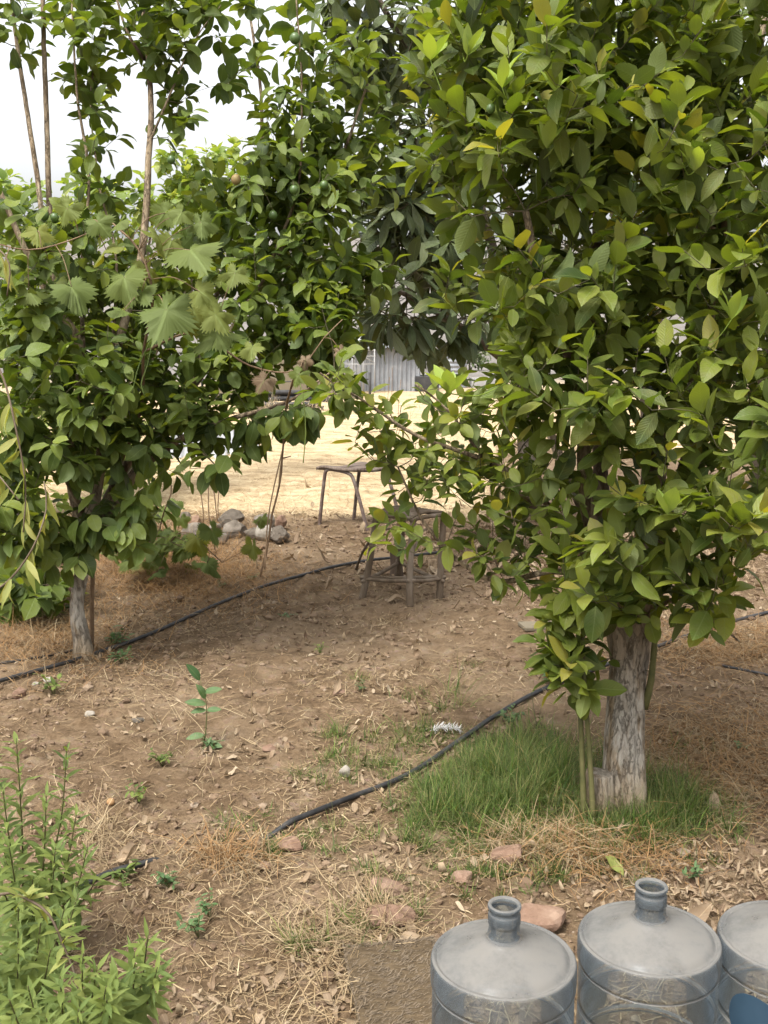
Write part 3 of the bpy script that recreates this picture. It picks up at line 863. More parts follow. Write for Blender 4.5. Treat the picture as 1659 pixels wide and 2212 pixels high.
T.limb(PP([(560, 620, 5.3), (640, 420, 5.2), (650, 230, 5.15), (640, 60, 5.1), (630, -60, 5.1)]), 0.010, 0.003, 6)
T.limb(PP([(312, 130, D0), (270, 60, 4.95), (235, -60, 4.9)]), 0.008, 0.004, 6)
T.limb(PP([(318, 320, D0), (370, 200, 4.95), (420, 90, 4.95), (480, 10, 4.95)]), 0.007, 0.002, 6)
T.limb(PP([(400, 945, 4.95), (460, 1000, 4.8), (480, 1020, 4.75)]), 0.005, 0.002, 5)
up = np.vstack([T.blob(*a) for a in [
    (175, 60, 5.1, 90, 120, 0.25, 20), (330, 60, 5.0, 80, 110, 0.25, 20), (420, 60, 5.0, 60, 110, 0.2, 14),
    (380, 230, 5.0, 45, 75, 0.15, 9), (190, 230, 5.1, 40, 120, 0.15, 8), (210, 380, 5.1, 50, 90, 0.2, 9), (30, 40, 4.9, 50, 80, 0.2, 7),
    (560, 110, 5.4, 40, 120, 0.25, 8), (650, 120, 5.2, 60, 120, 0.25, 12), (480, 200, 5.1, 30, 40, 0.2, 3), (760, 150, 5.3, 50, 90, 0.2, 7)]])
T.grow(up, 9, 0.20, (0.075, 0.115), 0.55, droop=0.12, upt=0.5, phi=(80, 30))
md = np.vstack([T.blob(*a) for a in [
    (640, 370, 5.3, 130, 100, 0.45, 38), (500, 480, 5.3, 140, 95, 0.5, 38), (690, 480, 5.3, 115, 120, 0.4, 36), (620, 620, 5.2, 160, 90, 0.4, 40),
    (680, 730, 5.1, 110, 70, 0.3, 20), (90, 520, 5.0, 130, 80, 0.5, 30), (60, 700, 4.8, 130, 110, 0.5, 44), (270, 660, 5.2, 160, 120, 0.4, 40),
    (140, 840, 4.7, 190, 120, 0.45, 60), (360, 800, 5.1, 150, 110, 0.4, 44), (520, 800, 5.1, 100, 80, 0.3, 22), (380, 620, 5.4, 120, 100, 0.3, 24),
    (340, 910, 5.0, 160, 60, 0.35, 28), (690, 770, 5.1, 90, 45, 0.2, 12), (780, 330, 5.4, 70, 110, 0.3, 16), (760, 600, 5.3, 70, 90, 0.3, 14), (660, 680, 5.2, 130, 70, 0.3, 18), (640, 250, 5.3, 120, 70, 0.35, 14), (560, 560, 5.5, 120, 90, 0.3, 16), (60, 980, 4.6, 110, 90, 0.4, 26), (220, 980, 5.2, 120, 70, 0.3, 9), (30, 1120, 4.7, 70, 80, 0.3, 12)]])
T.grow(md, 9, 0.20, (0.072, 0.115), 0.52, droop=0.35, upt=0.25, phi=(80, 35))
lo = np.vstack([T.blob(*a) for a in [
    (560, 900, 4.9, 110, 40, 0.15, 9), (450, 1010, 4.8, 40, 20, 0.1, 3), (210, 1140, 4.85, 110, 50, 0.18, 17), (310, 1110, 4.85, 60, 40, 0.15, 6), (280, 1000, 4.75, 130, 50, 0.12, 9), (230, 1150, 4.8, 90, 35, 0.15, 6), (120, 1190, 4.85, 40, 50, 0.12, 4), (60, 1150, 4.7, 80, 60, 0.2, 9), (660, 880, 4.85, 40, 40, 0.1, 5)]])
T.grow(lo, 7, 0.16, (0.09, 0.13), 0.58, droop=0.9, upt=0.0, phi=(75, 40))
T.finish(M['left_leaf'], M['lemon_bark'], M['twig'], curl=(0.1, 1.0), fold=(0.05, 0.5), wav=0.07)
nodes, _ = T.nodes()
for k, (u, v, d) in enumerate([(60, 30, 4.85), (95, 465, 4.75), (118, 470, 4.75), (193, 540, 4.8), (370, 345, 4.9), (733, 140, 5.2), (545, 140, 5.3), (637, 83, 5.05), (510, 388, 4.95), (820, 122, 5.2), (170, 500, 4.8), (635, 410, 5.0), (590, 465, 5.05), (160, 1130, 4.9), (700, 400, 5.0)]):
    c = P(u, v, d)
    q = nodes[np.argmin(np.linalg.norm(nodes - (c + [0, 0, 0.06]), axis=1))]
    g = Geo()
    s_ = random.uniform(0.017, 0.024)
    sphere(g, c, (s_, s_, s_ * 1.12), 3)
    fo = g.build('fruit', M['ripe_fruit'] if k == 8 else M['fruit'], t)
    if k == 8: fo['label'] = 'pale orange-tinted fruit among green ones'
    g = Geo()
    tube(g, smooth_path([q, (q + c) / 2 + [0, 0, 0.03], c + [0, 0, s_]], 0.03), 0.0015, 4)
    g.build('stalk', M['twig'], fo)

# --- the loquat behind
b2 = G(1150, 1095)
t = thing('loquat_tree', 'tree with long dark ribbed leaves in drooping whorls, between the two citrus trees', 'tree', (b2[0], b2[1], 0))
T = Plant(t, 8)
p, r = rough_trunk(T.wood, [b2 + [0, 0, -0.08], P(1146, 1040, 8.3), P(1136, 950, 8.2), P(1140, 860, 8.1), P(1125, 800, 8.0), P(1150, 700, 8.0)], [0.095, 0.075, 0.065, 0.065, 0.07, 0.06], 18, 0.12, 31, 0.03)
T.pos.append(p); T.rad.append(r)
T.limb(PP([(1138, 860, 8.1), (1100, 790, 7.7), (1040, 740, 7.2), (975, 695, 6.8), (900, 650, 6.4), (840, 620, 6.1)]), 0.045, 0.012, 8)
T.limb(PP([(1130, 800, 8.0), (1080, 600, 7.6), (1020, 400, 7.3), (940, 200, 7.0), (850, 60, 6.8), (780, -80, 6.7)]), 0.05, 0.015, 8)
T.limb(PP([(1140, 760, 8.0), (1200, 500, 7.8), (1180, 200, 7.6), (1120, -60, 7.5)]), 0.05, 0.015, 8)
T.limb(PP([(1020, 400, 7.3), (900, 330, 6.9), (820, 330, 6.6)]), 0.025, 0.010, 7)
T.limb(PP([(1080, 600, 7.6), (950, 500, 7.0), (860, 480, 6.5)]), 0.025, 0.010, 7)
T.limb(PP([(1130, 830, 8.05), (1200, 760, 7.9), (1280, 700, 7.8)]), 0.03, 0.012, 7)
tg = np.vstack([T.blob(*a) for a in [
    (770, 70, 6.6, 80, 110, 0.5, 24), (880, 100, 6.9, 110, 130, 0.7, 30), (1080, 120, 7.4, 150, 170, 0.8, 28), (870, 320, 6.5, 110, 80, 0.5, 24),
    (870, 450, 6.4, 100, 90, 0.5, 30), (960, 560, 6.7, 110, 90, 0.6, 28), (880, 640, 6.3, 80, 60, 0.4, 12), (1000, 380, 7.2, 90, 130, 0.6, 20), (1180, 400, 7.7, 150, 200, 0.8, 24),
    (1060, 640, 7.2, 80, 60, 0.5, 12), (950, 690, 6.6, 80, 40, 0.4, 9), (830, 690, 6.2, 50, 35, 0.3, 4), (1180, 740, 7.8, 100, 50, 0.5, 8)]])
T.grow(tg, 10, 0.10, (0.16, 0.26), 0.34, droop=0.40, upt=0.2, phi=(85, 25), tw=0.004)
for (u, v, d) in [(836, 690, 6.0), (905, 690, 6.1)]:
    c = P(u, v, d)
    nodes, _ = T.nodes()
    q = nodes[np.argmin(np.linalg.norm(nodes - c, axis=1))]
    pth = smooth_path([q, (q + c) / 2 + [0, 0, 0.02], c], 0.03)
    tube(T.twigs, pth, np.linspace(0.006, 0.004, len(pth)), 5)
    T.leaf_path(pth, 8, 0.06, (0.20, 0.27), 0.29, 1.1, (80, 50), 0.6)
T.finish(M['loquat_leaf'], M['left_bark'], M['twig'], prof_loquat, 6, curl=(0.2, 0.9), fold=(0.05, 0.3), wav=0.04)

# --- grape vine threading through the left tree
b3 = G(198, 1405)
t = thing('grape_vine', 'grape vine with broad toothed pale leaves climbing over the dark left tree', 'vine', (b3[0], b3[1], 0))
cane, lv, lr, td = Geo(), Geo(), Geo(), Geo()
main = smooth_path([b3, *PP([(200, 1250, 5.08), (212, 1120, 5.1), (300, 900, 4.95), (310, 760, 4.7), (330, 640, 4.5), (300, 540, 4.45), (240, 480, 4.5)])], 0.05)
tube(cane, main, np.linspace(0.012, 0.004, len(main)), 6)
arm = smooth_path(PP([(310, 760, 4.7), (420, 720, 4.6), (540, 790, 4.5), (640, 800, 4.45), (700, 730, 4.4), (740, 690, 4.4)]), 0.05)
tube(cane, arm, np.linspace(0.006, 0.002, len(arm)), 5)
hang = smooth_path(PP([(640, 800, 4.45), (618, 880, 4.75), (612, 960, 4.9), (603, 1050, 4.95), (588, 1110, 5.0), (578, 1180, 5.05), (562, 1245, 5.1)]), 0.05)
tube(cane, hang, 0.0045 + 0.0025 * np.abs(np.sin(np.linspace(0, 19, len(hang)))) ** 12, 6)
hang2 = smooth_path(PP([(612, 965, 4.9), (590, 1060, 4.9), (578, 1130, 4.9), (572, 1230, 4.9)]), 0.05)
tube(cane, hang2, 0.003, 5)
tube(cane, [hang[int(len(hang) * .52)], hang[int(len(hang) * .52)] + np.array([0.04, 0, 0.01])], [0.004, 0.002], 5)
up2 = smooth_path(PP([(240, 480, 4.5), (150, 520, 4.4), (60, 540, 4.35), (-30, 520, 4.3)]), 0.05)
tube(cane, up2, 0.003, 5)
big = [(260, 620, 170), (370, 690, 190), (470, 740, 165), (400, 560, 190), (330, 530, 120), (440, 500, 110), (160, 640, 150), (350, 480, 110), (70, 520, 110), (430, 650, 120), (200, 500, 110), (540, 770, 100), (270, 690, 120), (60, 650, 100), (330, 600, 140), (500, 610, 110), (640, 830, 70), (150, 470, 100), (300, 650, 140), (420, 690, 150), (230, 560, 130), (110, 590, 110), (360, 540, 110), (20, 590, 100), (470, 700, 120), (250, 500, 90), (400, 480, 90)]
cn = np.vstack([main, arm, up2])
for (u, v, px) in big:
    d = 4.36 + random.uniform(-0.15, 0.15)
    c = P(u + random.uniform(-12, 12), v - 20, d)
    q = cn[np.argmin(np.linalg.norm(cn - c, axis=1))]
    tube(cane, smooth_path([q, (q + c) / 2 + [0, 0, 0.03], c], 0.03), 0.0018, 4)
    D = np.array([[random.uniform(-0.8, 0.8), random.uniform(-0.7, 0.0), random.uniform(-1.0, -0.35)]])
    N = np.array([[random.uniform(-0.4, 0.4), random.uniform(-1.0, 0.1), random.uniform(0.35, 1.1)]])
    palmate(lv, c[None], D, N, [px * d / F * random.uniform(0.58, 0.80)], [np.clip(random.gauss(0.55, 0.25), 0, 1)])
for (u, v, px) in [(570, 835, 58), (660, 790, 38), (735, 770, 36)]:
    d = 4.4
    c = P(u, v - 12, d)
    q = cn[np.argmin(np.linalg.norm(cn - c, axis=1))]
    tube(cane, smooth_path([q, (q + c) / 2 + [0, 0, 0.02], c], 0.03), 0.0015, 4)
    palmate(lr, c[None], np.array([[random.uniform(-0.6, 0.6), -0.4, -0.8]]), np.array([[random.uniform(-.4, .4), -0.8, 0.5]]), [px * d / F], [random.random()])
for pts in [[(330, 735, 4.45), (318, 790, 4.4), (305, 830, 4.4), (315, 860, 4.4)], [(325, 735, 4.45), (300, 790, 4.4), (285, 850, 4.4)], [(270, 760, 4.6), (255, 830, 4.5), (240, 880, 4.5), (250, 920, 4.5)], [(640, 800, 4.45), (655, 860, 4.4), (660, 930, 4.4), (655, 1000, 4.4)]]:
    q = smooth_path(PP(pts), 0.02)
    td = Geo(); tube(td, q, 0.0022, 5); td.build('tendril', M['herb_leaf'], t)
cane.build('cane', M['cane'], t)
lv.build('vine_leaves', M['vine_leaf'], t)
o = lr.build('withered_leaves', M['vine_red'], t); o['label'] = 'pinkish brown withered vine leaves'

# low vine shoot spilling over the soil by the stones
b4 = G(330, 1225)
t = thing('grape_vine', 'low vine shoot spreading green leaves on the soil beside the stone pile', 'vine', (b4[0], b4[1], 0))
cane, lv = Geo(), Geo()
cv = [smooth_path([b4, *PP(a)], 0.05) for a in [[(350, 1120, 6.3), (370, 1050, 6.2), (330, 980, 6.1)], [(390, 1150, 6.2), (440, 1180, 6.1), (480, 1215, 6.0)], [(300, 1130, 6.2), (250, 1060, 6.1), (240, 1000, 6.0)]]]
for c_ in cv: tube(cane, c_, np.linspace(0.007, 0.003, len(c_)), 5)
cn = np.vstack(cv)
for k in range(54):
    c0 = cn[random.randrange(5, len(cn))]
    c = c0 + rng.normal(0, 0.11, 3) + [0, -0.05, 0.03]
    c[2] = max(c[2], gz(c[0], c[1]) + 0.05)
    tube(cane, [c0, (c0 + c) / 2, c], 0.0018, 4)
    palmate(lv, c[None], np.array([[random.uniform(-.8, .8), random.uniform(-.8, .1), random.uniform(-0.9, -0.1)]]), np.array([[random.uniform(-.4, .4), random.uniform(-.7, -.1), 0.9]]), [random.uniform(0.10, 0.19)], [np.clip(random.gauss(0.45, 0.25), 0, 1)])
cane.build('cane', M['cane'], t); lv.build('vine_leaves', M['vine_leaf'], t)


# --- bushes and trees standing farther back
def back_tree(name, label, cat, base, blobs, limbs, leafm, n_leaf, L, wr, group=None, palm=False):
    t = thing(name, label, cat, (base[0], base[1], float(gz(base[0], base[1]))), group)
    T = Plant(t, 6)
    p, r = rough_trunk(T.wood, [np.array([base[0], base[1], float(gz(base[0], base[1])) - 0.08]), *limbs[0]], [0.07, 0.05, 0.04], 10, 0.12, 41, 0.06)
    T.pos.append(p); T.rad.append(r)
    for a in limbs[1:]: T.limb(a, 0.028, 0.008, 6, 0.08)
    T.grow(np.vstack([T.blob(*a) for a in blobs]), n_leaf, 0.30, L, wr, droop=0.25, upt=0.3, phi=(80, 30), tw=0.002)
    T.finish(leafm, M['left_bark'], M['twig'], nseg=3, curl=(0, 0.8), fold=(0.05, 0.4), wav=0.05)


def bt(u, d, top, **k):
    x = P(u, 1106, d)
    return np.array([x[0], x[1]]), [P(u, top + 350, d), P(u, top + 220, d)]


gb = 'bushes behind the left tree'
back_tree('background_bush', 'light green bush behind the dark left tree, at the left picture edge', 'bush', P(40, 1106, 8.6)[:2],
          [(40, 480, 8.6, 130, 90, 0.7, 40), (40, 700, 8.6, 130, 180, 0.7, 50), (60, 960, 8.6, 120, 160, 0.6, 34)],
          [[P(40, 1000, 8.6), P(45, 800, 8.6)], PP([(45, 850, 8.6), (100, 600, 8.5), (120, 470, 8.4)]), PP([(45, 850, 8.6), (-20, 600, 8.7), (-40, 480, 8.8)])], M['far_leaf'], 13, (0.08, 0.13), 0.7, gb)
back_tree('background_bush', 'dark low bush on the soil, cut by the left picture edge below the yellow leaves', 'bush', P(-20, 1106, 6.0)[:2],
          [(20, 1200, 5.9, 110, 90, 0.4, 26), (70, 1290, 5.7, 70, 60, 0.3, 12), (-40, 1100, 6.0, 90, 120, 0.4, 16)],
          [[P(-10, 1300, 6.0), P(0, 1200, 6.0)], PP([(-5, 1250, 6.0), (40, 1200, 5.9), (80, 1180, 5.8)]), PP([(-5, 1250, 6.0), (-40, 1100, 6.0)])], M['left_leaf'], 10, (0.09, 0.15), 0.75, gb)
back_tree('background_bush', 'yellow-green bush seen between the stems of the dark left tree', 'bush', P(250, 1106, 9.2)[:2],
          [(250, 480, 9.2, 120, 75, 0.7, 40), (240, 680, 9.2, 120, 160, 0.6, 44), (250, 930, 9.2, 100, 140, 0.5, 34)],
          [[P(250, 1000, 9.2), P(250, 800, 9.2)], PP([(250, 850, 9.2), (310, 600, 9.1), (330, 460, 9.0)]), PP([(250, 850, 9.2), (200, 600, 9.3), (180, 470, 9.4)])], M['far_leaf'], 13, (0.08, 0.13), 0.7, gb)
back_tree('background_bush', 'sparse bright yellow-green bush whose top shows over the dark left tree', 'bush', P(270, 1106, 10.0)[:2],
          [(410, 400, 10.0, 100, 80, 0.6, 40), (530, 400, 10.0, 120, 90, 0.6, 40), (430, 540, 10, 120, 60, 0.5, 26), (640, 330, 10.2, 70, 60, 0.5, 16)],
          [[P(280, 900, 10.0), P(340, 740, 10.0), P(420, 640, 10.0)], PP([(400, 680, 10.0), (440, 520, 10), (500, 380, 10)]), PP([(400, 680, 10), (390, 500, 10), (380, 400, 10)]), PP([(460, 500, 10), (560, 400, 10), (650, 330, 10.2)])], M['far_leaf'], 13, (0.08, 0.13), 0.7, gb)
gt = 'trees behind the lemon tree'
back_tree('background_tree', 'dark fruit tree filling the gap behind the lemon crown, under the right picture edge', 'tree', P(1640, 1106, 8.3)[:2],
          [(1600, 250, 7.5, 220, 260, 1.0, 70), (1620, 600, 7.5, 170, 160, 0.8, 44), (1640, 820, 7.6, 150, 120, 0.7, 26)],
          [[P(1640, 1000, 8.2), P(1630, 800, 8.0)], PP([(1630, 850, 8.0), (1560, 600, 7.8), (1520, 300, 7.6)]), PP([(1630, 850, 8.0), (1690, 600, 7.6), (1700, 200, 7.4)])], M['left_leaf'], 13, (0.09, 0.14), 0.5, gt)
back_tree('background_tree', 'dark fruit tree behind the middle of the lemon crown, hidden to half its height', 'tree', P(1400, 1106, 9.0)[:2],
          [(1360, 250, 8.6, 170, 260, 0.9, 60), (1380, 600, 8.6, 150, 150, 0.7, 36), (1240, 100, 8.6, 150, 160, 0.7, 26)],
          [[P(1400, 980, 9.0), P(1390, 800, 8.8)], PP([(1390, 850, 8.8), (1340, 600, 8.7), (1300, 250, 8.6)]), PP([(1390, 850, 8.8), (1440, 600, 8.6), (1450, 200, 8.4)])], M['left_leaf'], 13, (0.09, 0.14), 0.5, gt)

# ------------------------------------------------------------------ water jugs
JUG = [(0.0, 0.006), (0.10, 0.004), (0.122, 0.010), (0.131, 0.026), (0.132, 0.05), (0.1285, 0.054), (0.1285, 0.062), (0.132, 0.066), (0.132, 0.135), (0.1275, 0.139), (0.1275, 0.150), (0.132, 0.154),
       (0.132, 0.228), (0.1275, 0.232), (0.1275, 0.243), (0.132, 0.247), (0.132, 0.322), (0.1295, 0.3255), (0.1295, 0.329), (0.1345, 0.333), (0.1355, 0.345), (0.1355, 0.372), (0.1345, 0.3805), (0.1305, 0.3850),
       (0.1265, 0.3835), (0.1235, 0.3815), (0.1195, 0.3850), (0.1130, 0.391), (0.100, 0.397), (0.080, 0.404), (0.058, 0.412), (0.044, 0.4165), (0.036, 0.422), (0.031, 0.430), (0.029, 0.440), (0.0286, 0.452), (0.0300, 0.4535), (0.0300, 0.470),
       (0.0284, 0.4735), (0.0270, 0.4765), (0.0270, 0.480), (0.0300, 0.4825), (0.0312, 0.486), (0.0302, 0.4895), (0.0275, 0.4905), (0.0250, 0.489), (0.0243, 0.484), (0.0243, 0.432), (0.0285, 0.424)]


def fine(prof, k=3):
    return smooth_path([(a, b, 0) for a, b in prof], 0.004)[:, :2]


gj = 'water jugs along the bottom edge'
jugs = [((0.222, 1.866), 'dusty blue-grey water jug nearest the woven mat, blue print low on its body', 0.0),
        ((0.509, 1.934), 'dusty blue-grey water jug with open neck in the middle of the row', 0.02),
        ((0.781, 1.935), 'dusty water jug at the row end, round blue patch on its side', 0.0)]
jug_src = None
for k, ((x, y), lab, tilt) in enumerate(jugs):
    zg = -0.012
    t = thing('water_jug', lab, 'water jug', (x, y, zg), gj)
    if jug_src is None:
        g = Geo()
        lathe(g, fine(JUG[:34]), (x, y, zg), 96)
        body = g.build('body', M['jug'], t)
        g = Geo()
        lathe(g, fine(JUG[33:]), (x, y, zg), 64)
        neck = g.build('neck', M['jug'], t)
        jug_src = (body, neck)
    else:
        for s_ in jug_src:
            c = s_.copy(); COL.objects.link(c); c.parent = t
    lab_g = Geo()
    if k == 0:
        a0, a1, z0, z1 = -2.05, -0.90, 0.16, 0.321
        aa, zz = np.meshgrid(np.linspace(a0, a1, 30), np.linspace(z0, z1, 6))
        m_ = None
    elif k == 2:
        a0, a1, z0, z1 = -2.80, -1.95, 0.19, 0.30
        rr_, ph_ = np.meshgrid(np.linspace(0.01, 1, 8), np.linspace(0, 2 * math.pi, 33))
        aa, zz = (a0 + a1) / 2 + 0.42 * rr_ * np.cos(ph_), 0.262 + 0.056 * rr_ * np.sin(ph_)
    else:
        a0, a1 = -1.15, -0.55
        aa, zz = np.meshgrid(np.linspace(a0, a1, 20), np.linspace(0.10, 0.255, 6))
    v = np.stack([x + 0.1338 * np.cos(aa), y + 0.1338 * np.sin(aa), zg + zz], -1)
    a_, b_ = aa.shape
    i = np.arange(a_ - 1)[:, None] * b_; j = np.arange(b_ - 1)[None, :]
    lab_g.add(v.reshape(-1, 3), np.stack([i + j, i + j + 1, i + b_ + j + 1, i + b_ + j], -1).reshape(-1, 4))
    if k != 1:
        lab_g.build('printed_patch', M['jug_label'], t)

# ------------------------------------------------------------------ woven mat under the jugs
mc = [G(733, 2062), G(940, 2040), G(985, 2330), G(790, 2330)]
t = thing('door_mat', 'flat brown coarse fibre mat lying on soil left of the jugs', 'mat', ((mc[0] + mc[2]) / 2))
g = Geo()
n1, n2 = 40, 60
A, B = np.meshgrid(np.linspace(0, 1, n1), np.linspace(0, 1, n2))
q = (mc[0][None, None] * ((1 - A) * (1 - B))[..., None] + mc[1][None, None] * (A * (1 - B))[..., None] + mc[2][None, None] * (A * B)[..., None] + mc[3][None, None] * ((1 - A) * B)[..., None])
ez = np.minimum.reduce([A * 20, (1 - A) * 20, B * 20, (1 - B) * 20, np.ones_like(A)])
q[..., 2] = gz(q[..., 0], q[..., 1]) * 0.25 + 0.010 + 0.020 * ez - 0.03 * (1 - ez) + 0.004 * vnoise(A * 14, B * 40, 3)
q[..., 0] += 0.008 * (vnoise(B * 30, A * 0 + 3, 8) - 0.5) * (A < 0.01)
i = np.arange(n2 - 1)[:, None] * n1; j = np.arange(n1 - 1)[None, :]
g.add(q.reshape(-1, 3), np.stack([i + j, i + n1 + j, i + n1 + j + 1, i + j + 1], -1).reshape(-1, 4))
g.build('mat_base', M['mat'], t)
g = Geo()
m = 9000
a, b = rng.uniform(0.02, 0.98, m), rng.uniform(0.02, 0.98, m)
b = (np.floor(b * 55) + rng.normal(0.5, 0.12, m)) / 55
pp = mc[0] * ((1 - a) * (1 - b))[:, None] + mc[1] * (a * (1 - b))[:, None] + mc[2] * (a * b)[:, None] + mc[3] * ((1 - a) * b)[:, None]
pp[:, 2] = gz(pp[:, 0], pp[:, 1]) * 0.25 + 0.028
dd = np.stack([rng.normal(0.9, 0.3, m), rng.normal(0.15, 0.3, m), rng.uniform(0.15, 0.55, m)], 1)
leaves(g, pp, dd, np.tile([0, 0, 1.0], (m, 1)), rng.uniform(0.010, 0.020, m), 0.0034, rng.uniform(0, 0.8, m), 0.1, rng.uniform(0, 0.35, m), prof_straw, 2)
M['fibre'] = leaf_mat('fibre', [(0.065, 0.047, 0.030), (0.14, 0.105, 0.07), (0.21, 0.165, 0.115)], (0.1, 0.075, 0.045), rib=(0.2, 0.15, 0.09), trans=0.05, rough=0.85, dust=0, pos=[0, 0.25, 0.5], tcol=(1, 1, 1))
g.build('bristles', M['fibre'], t)


# ------------------------------------------------------------------ irrigation hoses
HOSES = []


def hose_dist(p2):
    return np.min(np.stack([np.min(np.linalg.norm(p2[:, None] - h[None, ::2], axis=2), 1) for h in HOSES]), 0)


def hose(uv, label, r=0.0085, lift=0.004):
    pts = [G(u, v) for u, v in uv]
    p = smooth_path(pts, 0.03)
    sm = gz(p[:, 0], p[:, 1])
    sm = np.max(np.stack([np.roll(np.pad(sm, 8, mode='edge'), q_)[8:-8] for q_ in range(-6, 7)]), 0)
    k = np.ones(25) / 25
    sm = np.maximum(np.convolve(np.pad(sm, 12, mode='edge'), k, 'valid'), -9)
    p[:, 2] = sm + r * 0.45
    p[:, 2] -= 0.035 * sstep(-0.66, -0.58, p[:, 0]) * (1 - sstep(-0.38, -0.28, p[:, 0])) * (p[:, 1] < 3.4)
    HOSES.append(p[:, :2].copy())
    p[:, 0] += (fbm(p[:, 1] * 2.5, p[:, 0] * 0 + 3, 2, 77) - 0.5) * 0.012
    g = Geo()
    tube(g, p, r, 10)
    tag(g.build('irrigation_hose', M['hose']), label, 'hose', 'black irrigation hoses')


hose([(-60, 1505), (0, 1482), (110, 1452), (200, 1424), (300, 1388), (420, 1336), (540, 1290), (640, 1258), (712, 1234), (800, 1212), (850, 1205), (960, 1190)], 'thin black hose running past the foot of the dark left tree', 0.0095)
hose([(120, 1955), (230, 1902), (285, 1885), (380, 1860), (470, 1838), (560, 1806), (630, 1780), (740, 1732), (880, 1676), (1000, 1600), (1090, 1540), (1180, 1492), (1290, 1448), (1400, 1412), (1520, 1370), (1620, 1342), (1720, 1318)], 'long black hose crossing the grass behind the pale lemon trunk', 0.0095)
hose([(-30, 1446), (60, 1432), (150, 1414), (190, 1402)], 'short thin black hose touching the left trunk base', 0.006)
hose([(1560, 1440), (1610, 1450), (1700, 1470)], 'short grey-black pipe on bare soil at the right', 0.006)

# ------------------------------------------------------------------ stones by the field edge
gs = 'stones piled at the field edge'
stones = [  # u, v(bottom), w px, h px, colour, label
    (495, 1142, 62, 42, 'rock', 'big rounded grey stone, highest at the back of the pile'),
    (507, 1164, 56, 42, 'rock', 'smooth round beige stone in the middle of the pile'),
    (420, 1168, 62, 38, 'rock', 'broad low brown stone at the left end of the pile, behind vine leaves'),
    (470, 1176, 52, 34, 'rock', 'mossy dark flat-topped stone low at the front of the pile'),
    (545, 1168, 40, 30, 'rock', 'small rounded pinkish stone right of the smooth beige stone'),
    (573, 1172, 44, 42, 'white_rock', 'pale stone with a white broken face, behind the hanging vine cane'),
    (572, 1142, 52, 36, 'rock', 'blocky grey stone at the back right of the pile'),
    (606, 1148, 30, 30, 'red_rock', 'small brown stone at the right end of the pile'),
    (600, 1174, 58, 44, 'rock', 'wedge shaped layered stone sloping down at the right front of the pile'),
    (418, 1136, 38, 26, 'red_rock', 'small reddish stone at the back left of the pile'),
    (400, 1128, 26, 20, 'rock', 'smallest grey stone, farthest left at the back of the pile'),
    (463, 1150, 34, 22, 'rock', 'little dark stone wedged between the big grey and low brown stones'),
]
for k, (u, v, w, h, mt, lab) in enumerate(stones):
    c = G(u, v)
    d = (c - CAM) @ FWD
    sv, sf = rock_shape(3, 13, 100 + k)
    sx_, sz_ = w * d / F / 2.0, h * d / F / 1.8
    a = random.random() * 6
    Rm = np.array([[math.cos(a), -math.sin(a), 0], [math.sin(a), math.cos(a), 0], [0, 0, 1]])
    vv = (sv @ Rm.T) * np.array([sx_, sx_ * 0.85, sz_]) + np.array([c[0], c[1] + sx_ * 0.7, float(gz(c[0], c[1])) + sz_ * 0.72])
    g = Geo(); g.add(vv, sf)
    tag(g.build('stone', M[mt], smooth=False), lab, 'stone', gs)
gs2 = 'loose stones and clods in the yard'
for k, (u, v, w, h, mt, lab) in enumerate([
    (838, 1945, 84, 44, 'red_rock', 'reddish flat stone, upper of two near the mat'), (842, 2005, 96, 56, 'red_rock', 'large pinkish clod just above the mat, under the reddish flat stone'),
    (1172, 2005, 100, 60, 'red_rock', 'reddish brown stone showing between the necks of two jugs'), (1098, 1868, 76, 50, 'red_rock', 'orange-red stone in the grass behind the jugs'),
    (1000, 1916, 50, 26, 'red_rock', 'small reddish stone in thin grass, left of the nearest jug neck'), (628, 1845, 48, 34, 'red_rock', 'pinkish rounded stone beside the small grass tuft'),
    (745, 1680, 22, 34, 'white_rock', 'small white upright stone just above the long hose'), (540, 1848, 28, 18, 'white_rock', 'pale grey pebble at the tip of the small grass tuft'),
    (104, 1484, 24, 16, 'white_rock', 'larger white pebble below the hose, left of the left trunk'), (76, 1488, 15, 11, 'white_rock', 'smaller white pebble touching the hose at the left edge'),
    (38, 1510, 26, 40, 'red_rock', 'upright brown clay shard leaning by the hose at the left edge'), (1262, 1700, 60, 30, 'red_rock', 'low brown lump half hidden by grass near the stump'),
    (190, 1546, 22, 14, 'white_rock', 'round beige pebble on bare soil below the left trunk'), (296, 1563, 26, 18, 'rock', 'grey-beige pebble left of the lone seedling'),
    (735, 1510, 26, 18, 'red_rock', 'small brown clod on open soil left of the long hose'), (280, 2175, 40, 40, 'red_rock', 'dark earth lump among the herb leaves at bottom left'),
    (296, 2308 - 15, 30, 22, 'red_rock', 'reddish pebble at the lower picture edge'), (575, 1875, 30, 20, 'red_rock', 'little clod below the small grass tuft'), (580, 1620, 26, 18, 'red_rock', 'brown pebble on open soil right of the seedling'),
    (1010, 2010, 40, 22, 'red_rock', 'small red clod left of the stone between jug necks')]):
    c = G(u, v)
    d = (c - CAM) @ FWD
    sv, sf = rock_shape(3, 12, 300 + k)
    sx_, sz_ = w * d / F / 1.7, max(h * d / F / 2.1, 0.006)
    vv = sv * np.array([sx_, sx_ * 0.8, sz_]) + np.array([c[0], c[1] + sx_ * 0.6, float(gz(c[0], c[1])) + sz_ * 0.5])
    g = Geo(); g.add(vv, sf)
    tag(g.build('stone', M[mt], smooth=False), lab, 'stone', gs2)

